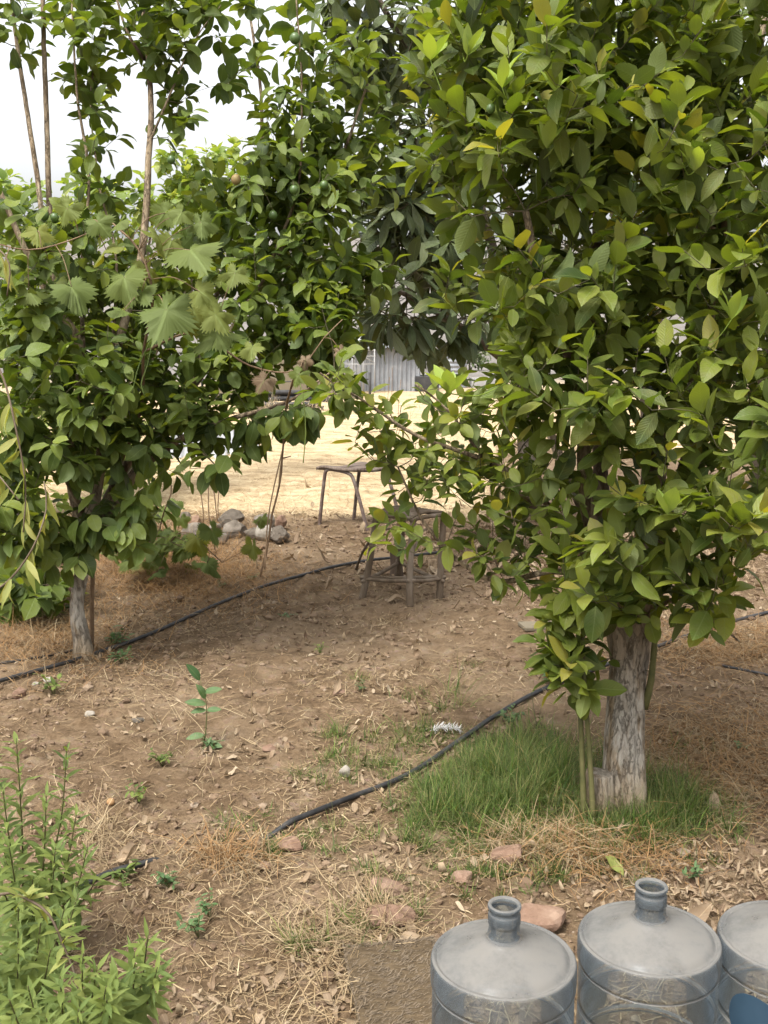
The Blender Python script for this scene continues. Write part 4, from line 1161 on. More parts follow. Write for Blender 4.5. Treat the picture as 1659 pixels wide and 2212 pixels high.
# ------------------------------------------------------------------ seat-only school chair
fl, fr_ = G(690, 1133), G(826, 1150)
ax = norm((fr_ - fl) * [1, 1, 0]); ay = np.array([-ax[1], ax[0], 0])
ay = norm(ay + ax * 0.35)
o0 = fl.copy(); o0[2] = 0
t = thing('broken_chair', 'old chair without backrest, curved wooden seat on rusty tube legs', 'chair', o0)
hs, ln, wd = 0.43, 0.44, 0.32
for s_ in (0, 1):
    off = o0 + ay * wd * s_
    z0 = float(gz(off[0], off[1]))
    pts = [off + [0, 0, z0 - 0.01], off + ax * 0.03 + [0, 0, 0.22], off + ax * 0.055 + [0, 0, hs - 0.05], off + ax * 0.07 + [0, 0, hs - 0.012], off + ax * 0.11 + [0, 0, hs], off + ax * 0.2 + [0, 0, hs - 0.006],
           off + ax * 0.27 + [0, 0, hs - 0.018], off + ax * 0.31 + [0, 0, hs - 0.05], off + ax * 0.37 + [0, 0, 0.22], off + ax * ln + [0, 0, -0.01]]
    g = Geo(); q = smooth_path(pts, 0.012); tube(g, q, 0.0135, 10)
    g.build('leg', M['rust'], t)
g = Geo()
for a_ in (0.12, 0.26):
    tube(g, [o0 + ax * a_ + [0, 0, hs + 0.004], o0 + ax * a_ + ay * wd + [0, 0, hs + 0.004]], 0.010, 8)
g.build('crossbar', M['rust'], t)
g = Geo()
n1, n2 = 24, 12
A, B = np.meshgrid(np.linspace(-0.005, 0.36, n1), np.linspace(-0.02, wd + 0.02, n2))
zz = hs + 0.024 + 0.006 * np.cos(A * 14) - 0.030 * np.clip(0.05 - A, 0, 1) * 11 - 0.018 * np.sin(np.clip(B / wd, 0, 1) * math.pi) + 0.05 * np.clip(A - 0.36, 0, 1)
top = o0 + A[..., None] * ax + B[..., None] * ay
top[..., 2] = zz
bot = top.copy(); bot[..., 2] -= 0.022
i = np.arange(n2 - 1)[:, None] * n1; j = np.arange(n1 - 1)[None, :]
q = np.stack([i + j, i + j + 1, i + n1 + j + 1, i + n1 + j], -1).reshape(-1, 4)
N_ = n1 * n2
ring = np.concatenate([np.arange(n1), np.arange(1, n2) * n1 + n1 - 1, np.arange(n1 - 2, -1, -1) + (n2 - 1) * n1, np.arange(n2 - 2, 0, -1) * n1])
r2 = np.roll(ring, -1)
g.add(np.vstack([top.reshape(-1, 3), bot.reshape(-1, 3)]), [q, q[:, ::-1] + N_, np.stack([ring, ring + N_, r2 + N_, r2], 1)])
g.build('seat', M['plywood'], t)

# ------------------------------------------------------------------ stick stool
legs = [(G(782, 1288), P(812, 1112, 6.05)), (G(886, 1310), P(892, 1122, 5.9)), (G(950, 1288), P(958, 1112, 6.1)), (G(860, 1250), P(872, 1100, 6.25))]
o0 = np.mean([a for a, b in legs], 0); o0[2] = 0
t = thing('stick_stool', 'rustic stool of rough sticks with a cane top, below the lemon branches', 'stool', o0)
for a, b in legs:
    g = Geo(); a = a.copy(); a[2] = float(gz(a[0], a[1])) - 0.02
    q = smooth_path([a, (a + b) / 2 + rng.normal(0, 0.004, 3), b + (b - a) * 0.02], 0.03)
    tube(g, q, np.linspace(0.020, 0.017, len(q)), 10, lambda th, s: 1 + 0.12 * (fbm(np.cos(th) + s * 8 + 3, np.sin(th) + 5, 2, 61) * 2 - 1))
    g.build('leg', M['stick'], t)


def lerp(a, b, k): return a + (b - a) * k


lg = [(np.array([a[0], a[1], 0.0]), b) for a, b in legs]
for (i_, j_, k1, k2) in [(0, 1, 0.22, 0.3), (1, 2, 0.30, 0.22), (0, 3, 0.20, 0.25), (3, 2, 0.25, 0.2), (0, 2, 0.24, 0.24)]:
    a, b = lerp(*lg[i_], k1), lerp(*lg[j_], k2)
    e = norm(b - a)
    g = Geo(); q = smooth_path([a - e * 0.03, (a + b) / 2 + [0, 0, -0.006], b + e * 0.03], 0.03)
    tube(g, q, 0.0105, 8, lambda th, s: 1 + 0.12 * (fbm(np.cos(th) + s * 10 + 3, np.sin(th) + 5, 2, 63) * 2 - 1))
    g.build('stretcher', M['stick'], t)
tops = [b + np.array([0, 0, 0.0]) for a, b in lg]
order = [0, 1, 2, 3]
for k in range(4):
    a, b = tops[order[k]], tops[order[(k + 1) % 4]]
    e = norm(b - a)
    g = Geo(); tube(g, smooth_path([a - e * 0.02, (a + b) / 2 + [0, 0, 0.004], b + e * 0.02], 0.03), 0.013, 8)
    g.build('seat_rail', M['stick'], t)
g = Geo()
for k in range(11):
    f_ = 0.04 + 0.92 * k / 10
    a, b = lerp(tops[0], tops[1], f_), lerp(tops[3], tops[2], f_)
    tube(g, smooth_path([a + [0, 0, 0.014], lerp(a, b, 0.5) + [0, 0, 0.024 + random.uniform(-.004, .004)], b + [0, 0, 0.014]], 0.03), random.uniform(0.008, 0.011), 7)
g.build('seat', M['stick'], t)
for (i_, j_) in [(0, 1), (2, 1)]:
    a, b = lerp(*lg[i_], 0.55), lerp(*lg[j_], 0.55)
    g = Geo(); tube(g, smooth_path([a, lerp(a, b, 0.3) + [0, 0, 0.13], lerp(a, b, 0.7) + [0, 0, 0.13], b], 0.02), 0.007, 7)
    g.build('brace', M['stick'], t)
g = Geo()
a = G(768, 1226); a[2] = float(gz(a[0], a[1]))
tube(g, smooth_path([a, P(785, 1190, 6.3), P(812, 1150, 6.15)], 0.03), 0.008, 7)
tag(g.build('loose_stick', M['stick']), 'thin stick leaning against the left leg of the stick stool', 'stick')
a = G(858, 1252); g = Geo()
rough_trunk(g, [np.array([a[0], a[1] + 0.05, -0.03]), np.array([a[0], a[1] + 0.06, 0.06]), np.array([a[0] - 0.01, a[1] + 0.07, 0.17])], [0.045, 0.036, 0.034], 14, 0.2, 71)
tag(g.build('wood_log', M['log']), 'dark short log standing under the stick stool', 'log')

# ------------------------------------------------------------------ things across the field
def corrug(geo, c, ux, uy, w, l, pitch=0.08, amp=0.012, th=0.0):
    n = int(w / pitch * 8)
    s_ = np.linspace(-w / 2, w / 2, n)
    m_ = np.linspace(-l / 2, l / 2, 8)
    A, B = np.meshgrid(s_, m_)
    nz = np.cross(ux, uy)
    off = amp * np.sin(A / pitch * 2 * math.pi)
    v = c + A[..., None] * ux + B[..., None] * uy + off[..., None] * nz
    i = np.arange(7)[:, None] * n; j = np.arange(n - 1)[None, :]
    q = np.stack([i + j, i + j + 1, i + n + j + 1, i + n + j], -1).reshape(-1, 4)
    v2 = v - nz * 0.004
    N2 = v.shape[0] * v.shape[1]
    geo.add(np.vstack([v.reshape(-1, 3), v2.reshape(-1, 3)]), [q, q[:, ::-1] + N2])


def GT(u, v):     # where a sight line meets the real terrain
    r = XV * ((u - CX) / F) - UPV * ((v - CY) / F) + FWD
    for s_ in np.concatenate([np.arange(2, 60, 0.05), np.arange(60, 500, 0.5)]):
        p = CAM + r * s_
        if p[2] < gz(p[0], p[1]): return p
    return p


c = G(462, 972); c[2] = float(gz(c[0], c[1])) + 0.08
g = Geo(); corrug(g, c, norm([1, 0.10, -0.05]), norm([-0.15, 1, 0.14]), 1.05, 1.5, 0.10, 0.022)
tag(g.build('corrugated_sheet', M['white_sheet']), 'pale corrugated roofing sheet lying flat on the dry field', 'sheet')
c = GT(625, 888); g = Geo()
w = 1.3
for k in range(5):
    a = c + [-w / 2 + random.uniform(-.1, .1), random.uniform(-.3, .3), 0.06 + 0.06 * k]
    tube(g, smooth_path([a, a + [w / 2, 0.05, random.uniform(-.02, .05)], a + [w, 0, random.uniform(-.03, .03)]], 0.1), 0.045, 8)
tag(g.build('pipe_bundle', M['dark']), 'heap of dark pipes lying at the far field edge', 'pipes')

# shed of corrugated iron
c = GT(825, 846)
t = thing('metal_shed', 'grey corrugated iron shed at the far end of the field', 'shed', c)
d = (c - CAM) @ FWD
k_ = d / F
g = Geo()
corrug(g, c + [0, 0, 47 * k_], norm([1, 0.12, 0]), np.array([0, 0, 1.0]), 165 * k_, 98 * k_, 0.12, 0.02)
g.build('front_wall', M['galv'], t)
for sx__, y__, u__ in ((-82, 1.0, -1.0), (82, 1.2, 1.0)):
    g = Geo(); corrug(g, c + [sx__ * k_, y__, 47 * k_], np.array([0, u__, 0]), np.array([0, 0, 1.0]), 2.0, 98 * k_, 0.12, 0.02)
    g.build('side_wall', M['galv'], t)
g = Geo(); corrug(g, c + [0, 0.95, 101 * k_], norm([1, 0.12, -0.05]), norm([0, 1, 0.06]), 180 * k_, 2.3, 0.12, 0.02)
g.build('roof', M['galv'], t)
g = Geo(); box(g, c + [-55 * k_, -0.06, 38 * k_], (40 * k_, 0.05, 72 * k_), 0.12, 0.005)
g.build('door', M['white_sheet'], t)
g = Geo(); box(g, c + [95 * k_, 0.4, 16 * k_], (50 * k_, 0.8, 34 * k_), 0.1, 0.02)
tag(g.build('wooden_crate', M['dark']), 'dark low box beside the corrugated iron shed', 'box')
# wire cage with a torn sheet
c = GT(775, 846) + [0, -0.9, 0]
t = thing('wire_cage', 'white metal frame with a torn white sheet, above the iron shed door', 'frame', c)
g = Geo()
zc = np.array([0, 0, 1.0])
for a_ in (-0.42, -0.14, 0.14, 0.42):
    tube(g, [c + [a_, 0, 0], c + [a_, 0.0, 1.25]], 0.016, 6); tube(g, [c + [a_, 0.7, 0], c + [a_, 0.7, 1.25]], 0.016, 6)
for zz_ in (0.75, 0.95, 1.1, 1.25):
    tube(g, [c + [-0.45, 0, zz_], c + [0.45, 0, zz_]], 0.014, 6); tube(g, [c + [-0.45, 0.7, zz_], c + [0.45, 0.7, zz_]], 0.014, 6)
    tube(g, [c + [-0.42, 0, zz_], c + [-0.42, 0.7, zz_]], 0.014, 6); tube(g, [c + [0.42, 0, zz_], c + [0.42, 0.7, zz_]], 0.014, 6)
tube(g, [c + [-0.4, 0, 1.25], c + [0.4, 0, 0.8]], 0.014, 6)
g.build('frame', M['white_sheet'], t)
g = Geo()
A, B = np.meshgrid(np.linspace(-0.5, 0.3, 14), np.linspace(0, 1, 10))
v = np.stack([c[0] + A + 0.1 * B, c[1] - 0.05 + 0.7 * B, c[2] + 1.28 + 0.08 * vnoise(A * 5 + 9, B * 4, 5) - 0.15 * (B < 0.2) + 0.1 * B], -1)
i = np.arange(9)[:, None] * 14; j = np.arange(13)[None, :]
g.add(v.reshape(-1, 3), np.stack([i + j, i + j + 1, i + 14 + j + 1, i + 14 + j], -1).reshape(-1, 4))
g.build('torn_sheet', M['white_sheet'], t)
# round tank
c = GT(972, 838)
t = thing('metal_tank', 'round galvanised tank with a conical lid standing by the shed', 'tank', c)
k_ = ((c - CAM) @ FWD) / F
rd = 36 * k_; hh = 74 * k_
g = Geo()
pr = [(0, 0), (rd, 0)] + [(rd + 0.012 * math.sin(z / hh * 50), z) for z in np.linspace(0.01, hh, 60)]
lathe(g, pr, c, 40); g.build('tank_body', M['galv'], t)
g = Geo(); lathe(g, [(rd + 0.04, hh + 0.004), (rd + 0.04, hh + 0.03), (rd * 0.3, hh + 0.26), (rd * 0.28, hh + 0.32), (0.001, hh + 0.33)], c, 40)
g.build('lid', M['galv'], t)
# tan tarpaulin shelter
c = GT(620, 862)
t = thing('tarp_shelter', 'low shelter covered with tan tarpaulin beyond the dry field', 'shelter', c)
k_ = ((c - CAM) @ FWD) / F
g = Geo()
hw, hh, dp = 150 * k_, 95 * k_, 2.6
pr = [(-hw, 0), (-hw * 0.98, hh * 0.45), (-hw * 0.2, hh), (hw * 0.3, hh * 0.85), (hw * 0.98, hh * 0.35), (hw, 0)]
pr = smooth_path([(a, b, 0) for a, b in pr], 0.08)[:, :2]
n_ = len(pr); dd_ = np.linspace(0, dp, 12)
v = np.array([[c[0] + a, c[1] + y_, c[2] - 0.05 + b - 0.05 * math.sin(y_ / dp * math.pi * 3) ** 2 * (b / hh)] for y_ in dd_ for a, b in pr])
i = np.arange(11)[:, None] * n_; j = np.arange(n_ - 1)[None, :]
fr0 = np.arange(n_)[None, :]
g.add(v, [np.stack([i + j, i + j + 1, i + n_ + j + 1, i + n_ + j], -1).reshape(-1, 4), fr0, fr0[:, ::-1] + 11 * n_])
g.build('tarpaulin', M['tarp'], t, smooth=False)
g = Geo()
for a_ in (-hw - 0.3, hw + 0.3):
    tube(g, [c + [a_, -0.2, -0.1], c + [a_, -0.2, 0.6]], 0.03, 6)
tube(g, smooth_path([c + [-hw - 0.3, -0.2, 0.45], c + [0, -0.25, 0.40], c + [hw + 0.3, -0.2, 0.45]], 0.2), 0.012, 5)
tag(g.build('wire_fence', M['dark']), 'single dark wire strung on two short posts before the tan shelter', 'fence')
# scrub bushes on the far slope
for k, (u, d_, h_) in enumerate([(700, 60, 1.6), (800, 85, 2.0), (905, 70, 1.5), (1010, 62, 1.7), (1060, 90, 2.2), (520, 75, 2.0), (455, 66, 1.6), (960, 120, 2.6)]):
    x_ = P(u, 1106, d_)
    c = np.array([x_[0], x_[1], float(gz(x_[0], x_[1]))])
    t = thing('scrub_bush', 'small grey-green scrub bush on the far hazy slope', 'bush', c, 'scrub bushes on the far slope')
    g = Geo(); tube(g, [c, c + [0, 0, h_ * 0.5]], [0.06, 0.03], 6); g.build('trunk', M['left_bark'], t)
    g = Geo(); n = 260
    pp = c + norm(rng.normal(size=(n, 3))) * (rng.uniform(0, 1, n) ** 0.4)[:, None] * [h_ * 0.7, h_ * 0.7, h_ * 0.45] + [0, 0, h_ * 0.55]
    leaves(g, pp, rng.normal(size=(n, 3)), rng.normal(size=(n, 3)) + [0, 0, 1], 0.42, 0.2, 0.4, 0.2, rng.uniform(0, 1, n), prof_citrus, 2)
    g.build('crown', M['loquat_leaf'], t)
# white slabs
for (u, v, w_, h_, lab) in [(1045, 838, 60, 22, 'white block on the far field, left of the loquat trunk'), (1125, 858, 36, 14, 'smaller white block on the far field near the loquat trunk')]:
    c = GT(u, v); k_ = ((c - CAM) @ FWD) / F
    g = Geo(); box(g, c + [0, 0, h_ * k_ / 2], (w_ * k_, 0.3, h_ * k_), 0.2, 0.01)
    tag(g.build('white_block', M['white_sheet']), lab, 'block', 'white blocks across the field')

# ------------------------------------------------------------------ herb plants bottom left
def herb(base, stems, label, name='leafy_herb', whorl=3, L=(0.042, 0.085), wr=0.22, gap=0.040, leafm='herb_leaf', group=None, cat='herb', droop=0.5, start=0.15):
    b = np.array([base[0], base[1], float(gz(base[0], base[1]))])
    t = thing(name, label, cat, b, group)
    st, lf = Geo(), Geo()
    for pts in stems:
        p = smooth_path([b + [random.uniform(-.02, .02), random.uniform(-.02, .02), -0.01], *pts], 0.012)
        tube(st, p, np.linspace(0.0035, 0.0012, len(p)), 5)
        cum = np.concatenate([[0], np.cumsum(np.linalg.norm(np.diff(p, axis=0), axis=1))])
        s_ = cum[-1] * start
        k = 0
        while s_ < cum[-1]:
            f = s_ / cum[-1]
            c = np.array([np.interp(s_, cum, p[:, q]) for q in range(3)])
            T_ = norm(np.array([np.interp(min(s_ + 0.01, cum[-1]), cum, p[:, q]) - np.interp(max(s_ - 0.01, 0), cum, p[:, q]) for q in range(3)]))
            az = np.arange(whorl) * 2 * math.pi / whorl + k * 1.05 + rng.normal(0, 0.2, whorl)
            N1 = norm(np.cross(T_, [0.2, 0.9, 0.3])); N2 = np.cross(T_, N1)
            el = 0.25 + 0.9 * f ** 3
            D = np.cos(az)[:, None] * N1 + np.sin(az)[:, None] * N2 + T_ * el + rng.normal(0, 0.12, (whorl, 3))
            sz = rng.uniform(*L, whorl) * (1 - 0.45 * f ** 4)
            leaves(lf, np.repeat(c[None], whorl, 0), D, np.tile(T_, (whorl, 1)) + [0, 0, 0.3], sz, sz * wr * rng.uniform(.85, 1.2, whorl), rng.uniform(0.3, 1.2, whorl) * droop * 1.6, rng.uniform(0.1, 0.4, whorl), np.clip(rng.normal(0.5, 0.25, whorl) + 0.2 * f, 0, 1), prof_lance, 5, 0.04)
            s_ += gap * random.uniform(0.75, 1.25) * (1 - 0.45 * f)
            k += 1
    st.build('stem', M['green_stem'], t)
    lf.build('foliage', M[leafm], t)


gh = 'leafy herb plants at the bottom left'


def stemset(n, ubase, vtop, d, spread, hmin):
    out = []
    for _ in range(n):
        u = ubase + random.gauss(0, spread)
        v = vtop + abs(random.gauss(0, hmin))
        dd = d + random.uniform(-0.2, 0.2)
        tip = P(u, v, dd)
        out.append((tip, dd))
    return out


def herb_bush(base_uv, d, tips, label):
    b = G(*base_uv)
    stems = []
    for (u, v, dd) in tips:
        tp = P(u, v, dd)
        bb = np.array([b[0], b[1], 0.0])
        mid = (bb * 0.5 + tp * 0.5) + np.array([(tp[0] - b[0]) * 0.22, (tp[1] - b[1]) * 0.2, 0.02])
        stems.append([mid, tp])
    herb(b[:2], stems, label, group=gh)


herb_bush((60, 2035), 2.6, [(145, 1610, 2.7), (35, 1595, 2.6), (-25, 1620, 2.55), (100, 1720, 2.55), (5, 1700, 2.5), (165, 1760, 2.6), (190, 1830, 2.55), (-40, 1740, 2.4), (120, 1830, 2.45), (20, 1830, 2.4), (150, 1870, 2.7), (215, 1890, 2.65), (70, 1900, 2.45)], 'tall bushy narrow-leaved herb whose stem tips rise highest at bottom left')
herb_bush((10, 2200), 2.15, [(40, 1950, 2.2), (-30, 1930, 2.1), (90, 1980, 2.2), (110, 2050, 2.15), (40, 2050, 2.1), (-20, 2030, 2.05), (140, 1960, 2.3), (170, 1930, 2.4)], 'medium narrow-leaved herb at the left edge, under the tall one')
herb_bush((130, 2270), 2.0, [(180, 2060, 2.05), (130, 2110, 2.0), (230, 2130, 2.0), (60, 2130, 1.95), (20, 2160, 1.9), (170, 2180, 1.95), (100, 2200, 1.9), (210, 2090, 2.1)], 'low bright herb tuft with star-like leaf rosettes at the bottom edge')
herb_bush((255, 2200), 2.05, [(320, 2020, 2.12), (290, 2060, 2.1), (250, 2110, 2.05), (340, 2090, 2.1), (230, 2160, 2.0)], 'small single-sprig herb standing right of the other herbs')
# bare arching twig among the herbs
b = P(-40, 1935, 2.2)
t = thing('arching_twig', 'arching pale dry twig with a yellowish leaf tuft hanging over the herbs', 'twig', G(-60, 2200))
g = Geo(); q = smooth_path([G(-60, 2200), P(-40, 2000, 2.1), *PP([(0, 1932, 2.1), (50, 1938, 2.1), (105, 1975, 2.1), (140, 2050, 2.1), (160, 2100, 2.1), (172, 2150, 2.1)])], 0.015)
tube(g, q, np.linspace(0.005, 0.002, len(q)), 6); g.build('stem', M['stick'], t)
g = Geo()
n = 22
f_ = rng.uniform(0.72, 1.0, n)
c = np.stack([np.interp(f_, np.linspace(0, 1, len(q)), q[:, k]) for k in range(3)], 1)
leaves(g, c, rng.normal(0, 1, (n, 3)) + [0.3, -0.2, 0.2], np.tile([0, -0.3, 1.0], (n, 1)), rng.uniform(0.03, 0.06, n), 0.013, rng.uniform(0.2, 1, n), 0.25, rng.uniform(0.1, 0.6, n), prof_lance, 5)
g.build('foliage', M['yellow_leaf'], t)

# wilted branch with drooping yellow leaves at the left edge
b = np.array([*P(-230, 1106, 3.3)[:2], 0.0])
t = thing('wilted_shrub', 'spindly shrub with limp pale yellow leaves reaching in at the left edge', 'shrub', b)
g, lf = Geo(), Geo()
st = [smooth_path([b, *PP(a)], 0.03) for a in [
    [(-150, 1300, 3.3), (-60, 1290, 3.2), (10, 1262, 3.1), (70, 1185, 3.1), (100, 1100, 3.1), (95, 1040, 3.1)],
    [(-180, 1000, 3.3), (-60, 740, 3.2), (0, 800, 3.15), (35, 930, 3.1), (55, 1050, 3.1), (50, 1150, 3.1)],
    [(-190, 900, 3.3), (-80, 560, 3.25), (-20, 530, 3.2), (20, 570, 3.15), (15, 640, 3.15)], [(-150, 1100, 3.3), (-60, 960, 3.2), (0, 1030, 3.15), (40, 1080, 3.1)]]]
for q in st:
    tube(g, q, np.linspace(0.009, 0.002, len(q)), 6)
    n = 18 if q is not st[2] else 8
    f_ = rng.uniform(0.8, 1.0, n)
    c = np.stack([np.interp(f_, np.linspace(0, 1, len(q)), q[:, k]) for k in range(3)], 1)
    sz = rng.uniform(0.06, 0.11, n)
    leaves(lf, c, np.stack([rng.normal(0, .35, n), rng.normal(0, .35, n), rng.uniform(-1.2, -0.5, n)], 1), np.stack([rng.normal(0, .6, n), rng.normal(-.8, .4, n), rng.uniform(0, .6, n)], 1), sz, sz * 0.23, rng.uniform(-0.2, 0.7, n), rng.uniform(.1, .5, n), rng.uniform(0, 1, n), prof_lance, 5, 0.05)
g.build('stem', M['stick'], t); lf.build('foliage', M['yellow_leaf'], t)

# ------------------------------------------------------------------ seedling and weeds
b = G(438, 1612)
b[2] = float(gz(b[0], b[1]))
t = thing('seedling', 'single dark green seedling with a few broad leaves on open soil', 'seedling', b)
g, lf = Geo(), Geo()
d = (b - CAM) @ FWD
q = smooth_path([b, *PP([(446, 1560, d), (444, 1510, d), (432, 1470, d)])], 0.02)
tube(g, q, np.linspace(0.003, 0.0015, len(q)), 5)
for (f_, dx, dz, s_) in [(0.98, -0.4, 0.9, 0.085), (0.75, 0.9, 0.4, 0.075), (0.72, -0.3, 0.95, 0.07), (0.6, -0.9, 0.35, 0.08), (0.55, 0.9, 0.25, 0.06), (0.22, -1, 0.05, 0.07), (0.16, 1, -0.05, 0.075), (0.5, -0.7, 0.1, 0.06)]:
    c = q[min(len(q) - 1, int(f_ * len(q)))]
    leaves(lf, c[None], np.array([[dx, -0.35, dz]]), np.array([[-dz * dx * 0.3, -0.6, 0.8]]), s_, s_ * 0.42, 0.4, 0.25, random.random(), prof_citrus, 6, 0.04)
g.build('stem', M['green_stem'], t); lf.build('foliage', M['weed_leaf'], t)

gw = 'small green weeds on the soil'
wl_ = [(118, 1506, 0.10, 'low lobed weed under the hose at the left edge'), (243, 1402, 0.13, 'bushy weed beside the left trunk foot, over the hose'), (262, 1440, 0.08, 'tiny weed just below the hose near the left trunk'),
       (690, 1415, 0.05, 'tiny weed on open soil right of the left hose'), (350, 1655, 0.06, 'bluish small weed left of the seedling stem foot'), (455, 1615, 0.06, 'flat weed at the foot of the seedling'),
       (300, 1745, 0.07, 'yellowish little weed above the curled dead leaf'), (370, 1920, 0.06, 'little weed right of the hidden hose end'), (455, 1995, 0.06, 'round-leaved weed on soil above the mat'),
       (430, 2040, 0.07, 'flat spreading weed left of the mat'), (270, 1910, 0.07, 'weed at the hose end by the herbs'), (785, 1500, 0.05, 'tiny weed right of centre above the long hose'),
       (620, 1340, 0.06, 'weed tuft right of the left hose'), (1190, 1480, 0.10, 'thin pale weed by the long hose near the suckers'), (1100, 1560, 0.08, 'weed growing beside the long hose in grass'), (1495, 1890, 0.06, 'small weed among dead leaves right of the trunk'),
       (545, 1255, 0.05, 'tiny weed near the hanging cane tip'), (480, 1275, 0.05, 'small weed in dry grass behind the left hose'), (1600, 1620, 0.05, 'tiny weed at the right edge on bare soil')]
for (u, v, s_, lab) in wl_:
    b = G(u, v); b[2] = float(gz(b[0], b[1]))
    t = thing('weed', lab, 'weed', b, gw)
    st_, lf = Geo(), Geo()
    for k in range(random.randint(5, 9)):
        a = random.random() * 6.3
        tip = b + [math.cos(a) * s_ * random.uniform(.3, .8), math.sin(a) * s_ * random.uniform(.3, .8), s_ * random.uniform(0.3, 1.0)]
        q = smooth_path([b, (b + tip) / 2 + [0, 0, s_ * .2], tip], 0.01)
        tube(st_, q, 0.0011, 4)
        n = 5
        f_ = np.linspace(0.4, 1, n)
        c = np.stack([np.interp(f_, np.linspace(0, 1, len(q)), q[:, m_]) for m_ in range(3)], 1)
        leaves(lf, c, rng.normal(0, 1, (n, 3)) * [1, 1, .3] + [0, 0, .3], np.tile([0, 0, 1.0], (n, 1)), rng.uniform(.25, .45, n) * s_, rng.uniform(.12, .2, n) * s_, .4, .2, rng.uniform(0, 1, n), prof_citrus, 4)
    st_.build('stem', M['green_stem'], t); lf.build('foliage', M['weed_leaf'] if random.random() < .7 else M['herb_leaf'], t)

# ------------------------------------------------------------------ small finds on the soil
b = G(240, 1752); g = Geo(); sphere(g, (b[0], b[1], float(gz(b[0], b[1])) + 0.010), (0.013, 0.013, 0.012), 3)
tag(g.build('fallen_nut', M['nut']), 'round brown nut on the soil right of the tall herb', 'nut')
b = G(960, 1582); b[2] = float(gz(b[0], b[1])) + 0.012
t = thing('white_feather', 'ragged white feather lying in grass by the long hose', 'feather', b)
g = Geo(); q = smooth_path([b + [-0.055, 0, 0], b + [0, 0.008, 0.014], b + [0.055, 0.0, 0.004]], 0.005); tube(g, q, 0.0011, 4); g.build('quill', M['feather'], t)
g = Geo(); n = 90
f_ = np.linspace(0.1, 1, n); c = np.stack([np.interp(f_, np.linspace(0, 1, len(q)), q[:, m_]) for m_ in range(3)], 1)
sd = np.where(np.arange(n) % 2, 1, -1)
leaves(g, c, np.stack([np.full(n, .55) + rng.normal(0, .2, n), sd + rng.normal(0, .2, n), rng.normal(0.25, .35, n)], 1), np.tile([0, 0, 1.0], (n, 1)), rng.uniform(.02, .04, n), 0.004, .4, .1, .5, prof_lance, 3)
g.build('barbs', M['feather'], t)
b = G(1165, 1362); b[2] = float(gz(b[0], b[1])) + 0.012; g = Geo(); box(g, b, (0.19, 0.11, 0.018), 0.25, 0.003, (0.03, 0.05))
tag(g.build('wood_board', M['tarp']), 'flat pale board lying on soil left of the lemon trunk', 'board')
b = G(1290, 1232); b[2] = float(gz(b[0], b[1])) + 0.012


def crinkled(u, v, sz, label, mat, az, lift=0.01, cl=1.6):
    b = G(u, v); b[2] = float(gz(b[0], b[1])) + lift
    g = Geo()
    D = np.array([[math.cos(az), math.sin(az), 0.2]])
    leaves(g, b[None] - D * sz / 2, D, np.array([[0.2, -0.5, 0.9]]), sz, sz * 0.6, -cl, 0.7, random.uniform(.3, 1), prof_citrus, 9, 0.12)
    tag(g.build('dead_leaf', mat), label, 'leaf', 'big single dead leaves')


crinkled(290, 1872, 0.10, 'big curled tan dead leaf lying on the hose end by the herbs', M['dead_leaf'], 0.1, 0.02, 1.4)
crinkled(1325, 1880, 0.075, 'long narrow yellow dead leaf standing in grass behind the jugs', M['yellow_leaf'], 2.2, 0.03, 0.4)
crinkled(890, 2042, 0.075, 'rolled tan dead leaf at the upper edge of the mat', M['dead_leaf'], -0.35, 0.02, 0.8)
crinkled(900, 1428, 0.06, 'dark brown curled dead leaf on open soil in mid yard', M['dead_leaf'], 1.2, 0.02, 2.4)
crinkled(1500, 2000, 0.11, 'pointed brown dead leaf beside the middle jug shoulder', M['dead_leaf'], 0.6, 0.02, 1.0)
crinkled(1535, 1745 - 0, 0.09, 'tan dead leaf in thin grass right of the pale trunk', M['dead_leaf'], 1.6, 0.02, 1.2)
crinkled(728, 1505, 0.07, 'pale folded dead leaf on open soil left of the grass', M['dead_leaf'], 1.4, 0.02, 1.3)
crinkled(470, 1318 - 90, 0.09, 'orange-brown dead vine leaf in front of the stone pile', M['vine_red'], 0.3, 0.02, 1.0)

# ------------------------------------------------------------------ ground litter (uncountable)
def ground_pts(n, x0, x1, y0, y1, dens=None, bias=1.6):
    out = np.zeros((0, 2))
    while len(out) < n:
        y = y0 + (y1 - y0) * rng.uniform(0, 1, n) ** bias
        half = 0.36 * y * 1.12 + 0.25
        x = rng.uniform(-1, 1, n) * half
        k = (x > x0) & (x < x1)
        if dens is not None: k &= rng.uniform(0, 1, n) < dens(x, y)
        out = np.vstack([out, np.stack([x, y], 1)[k]])
    return out[:n]


def dens_mix(x, y):     # straw gathers in drifts
    d = 0.25 + 0.9 * sstep(0.42, 0.62, fbm(x * 1.8, y * 1.8, 3, 55))
    d = d * np.where((x > 1.0) & (y > 3.7) & (y < 4.9), 0.35, 1.0)
    d = d * np.where((np.abs(x + 0.25) < 0.4) & (y > 6.3) & (y < 8.0), 0.25, 1.0)
    return np.clip(d, 0, 1)


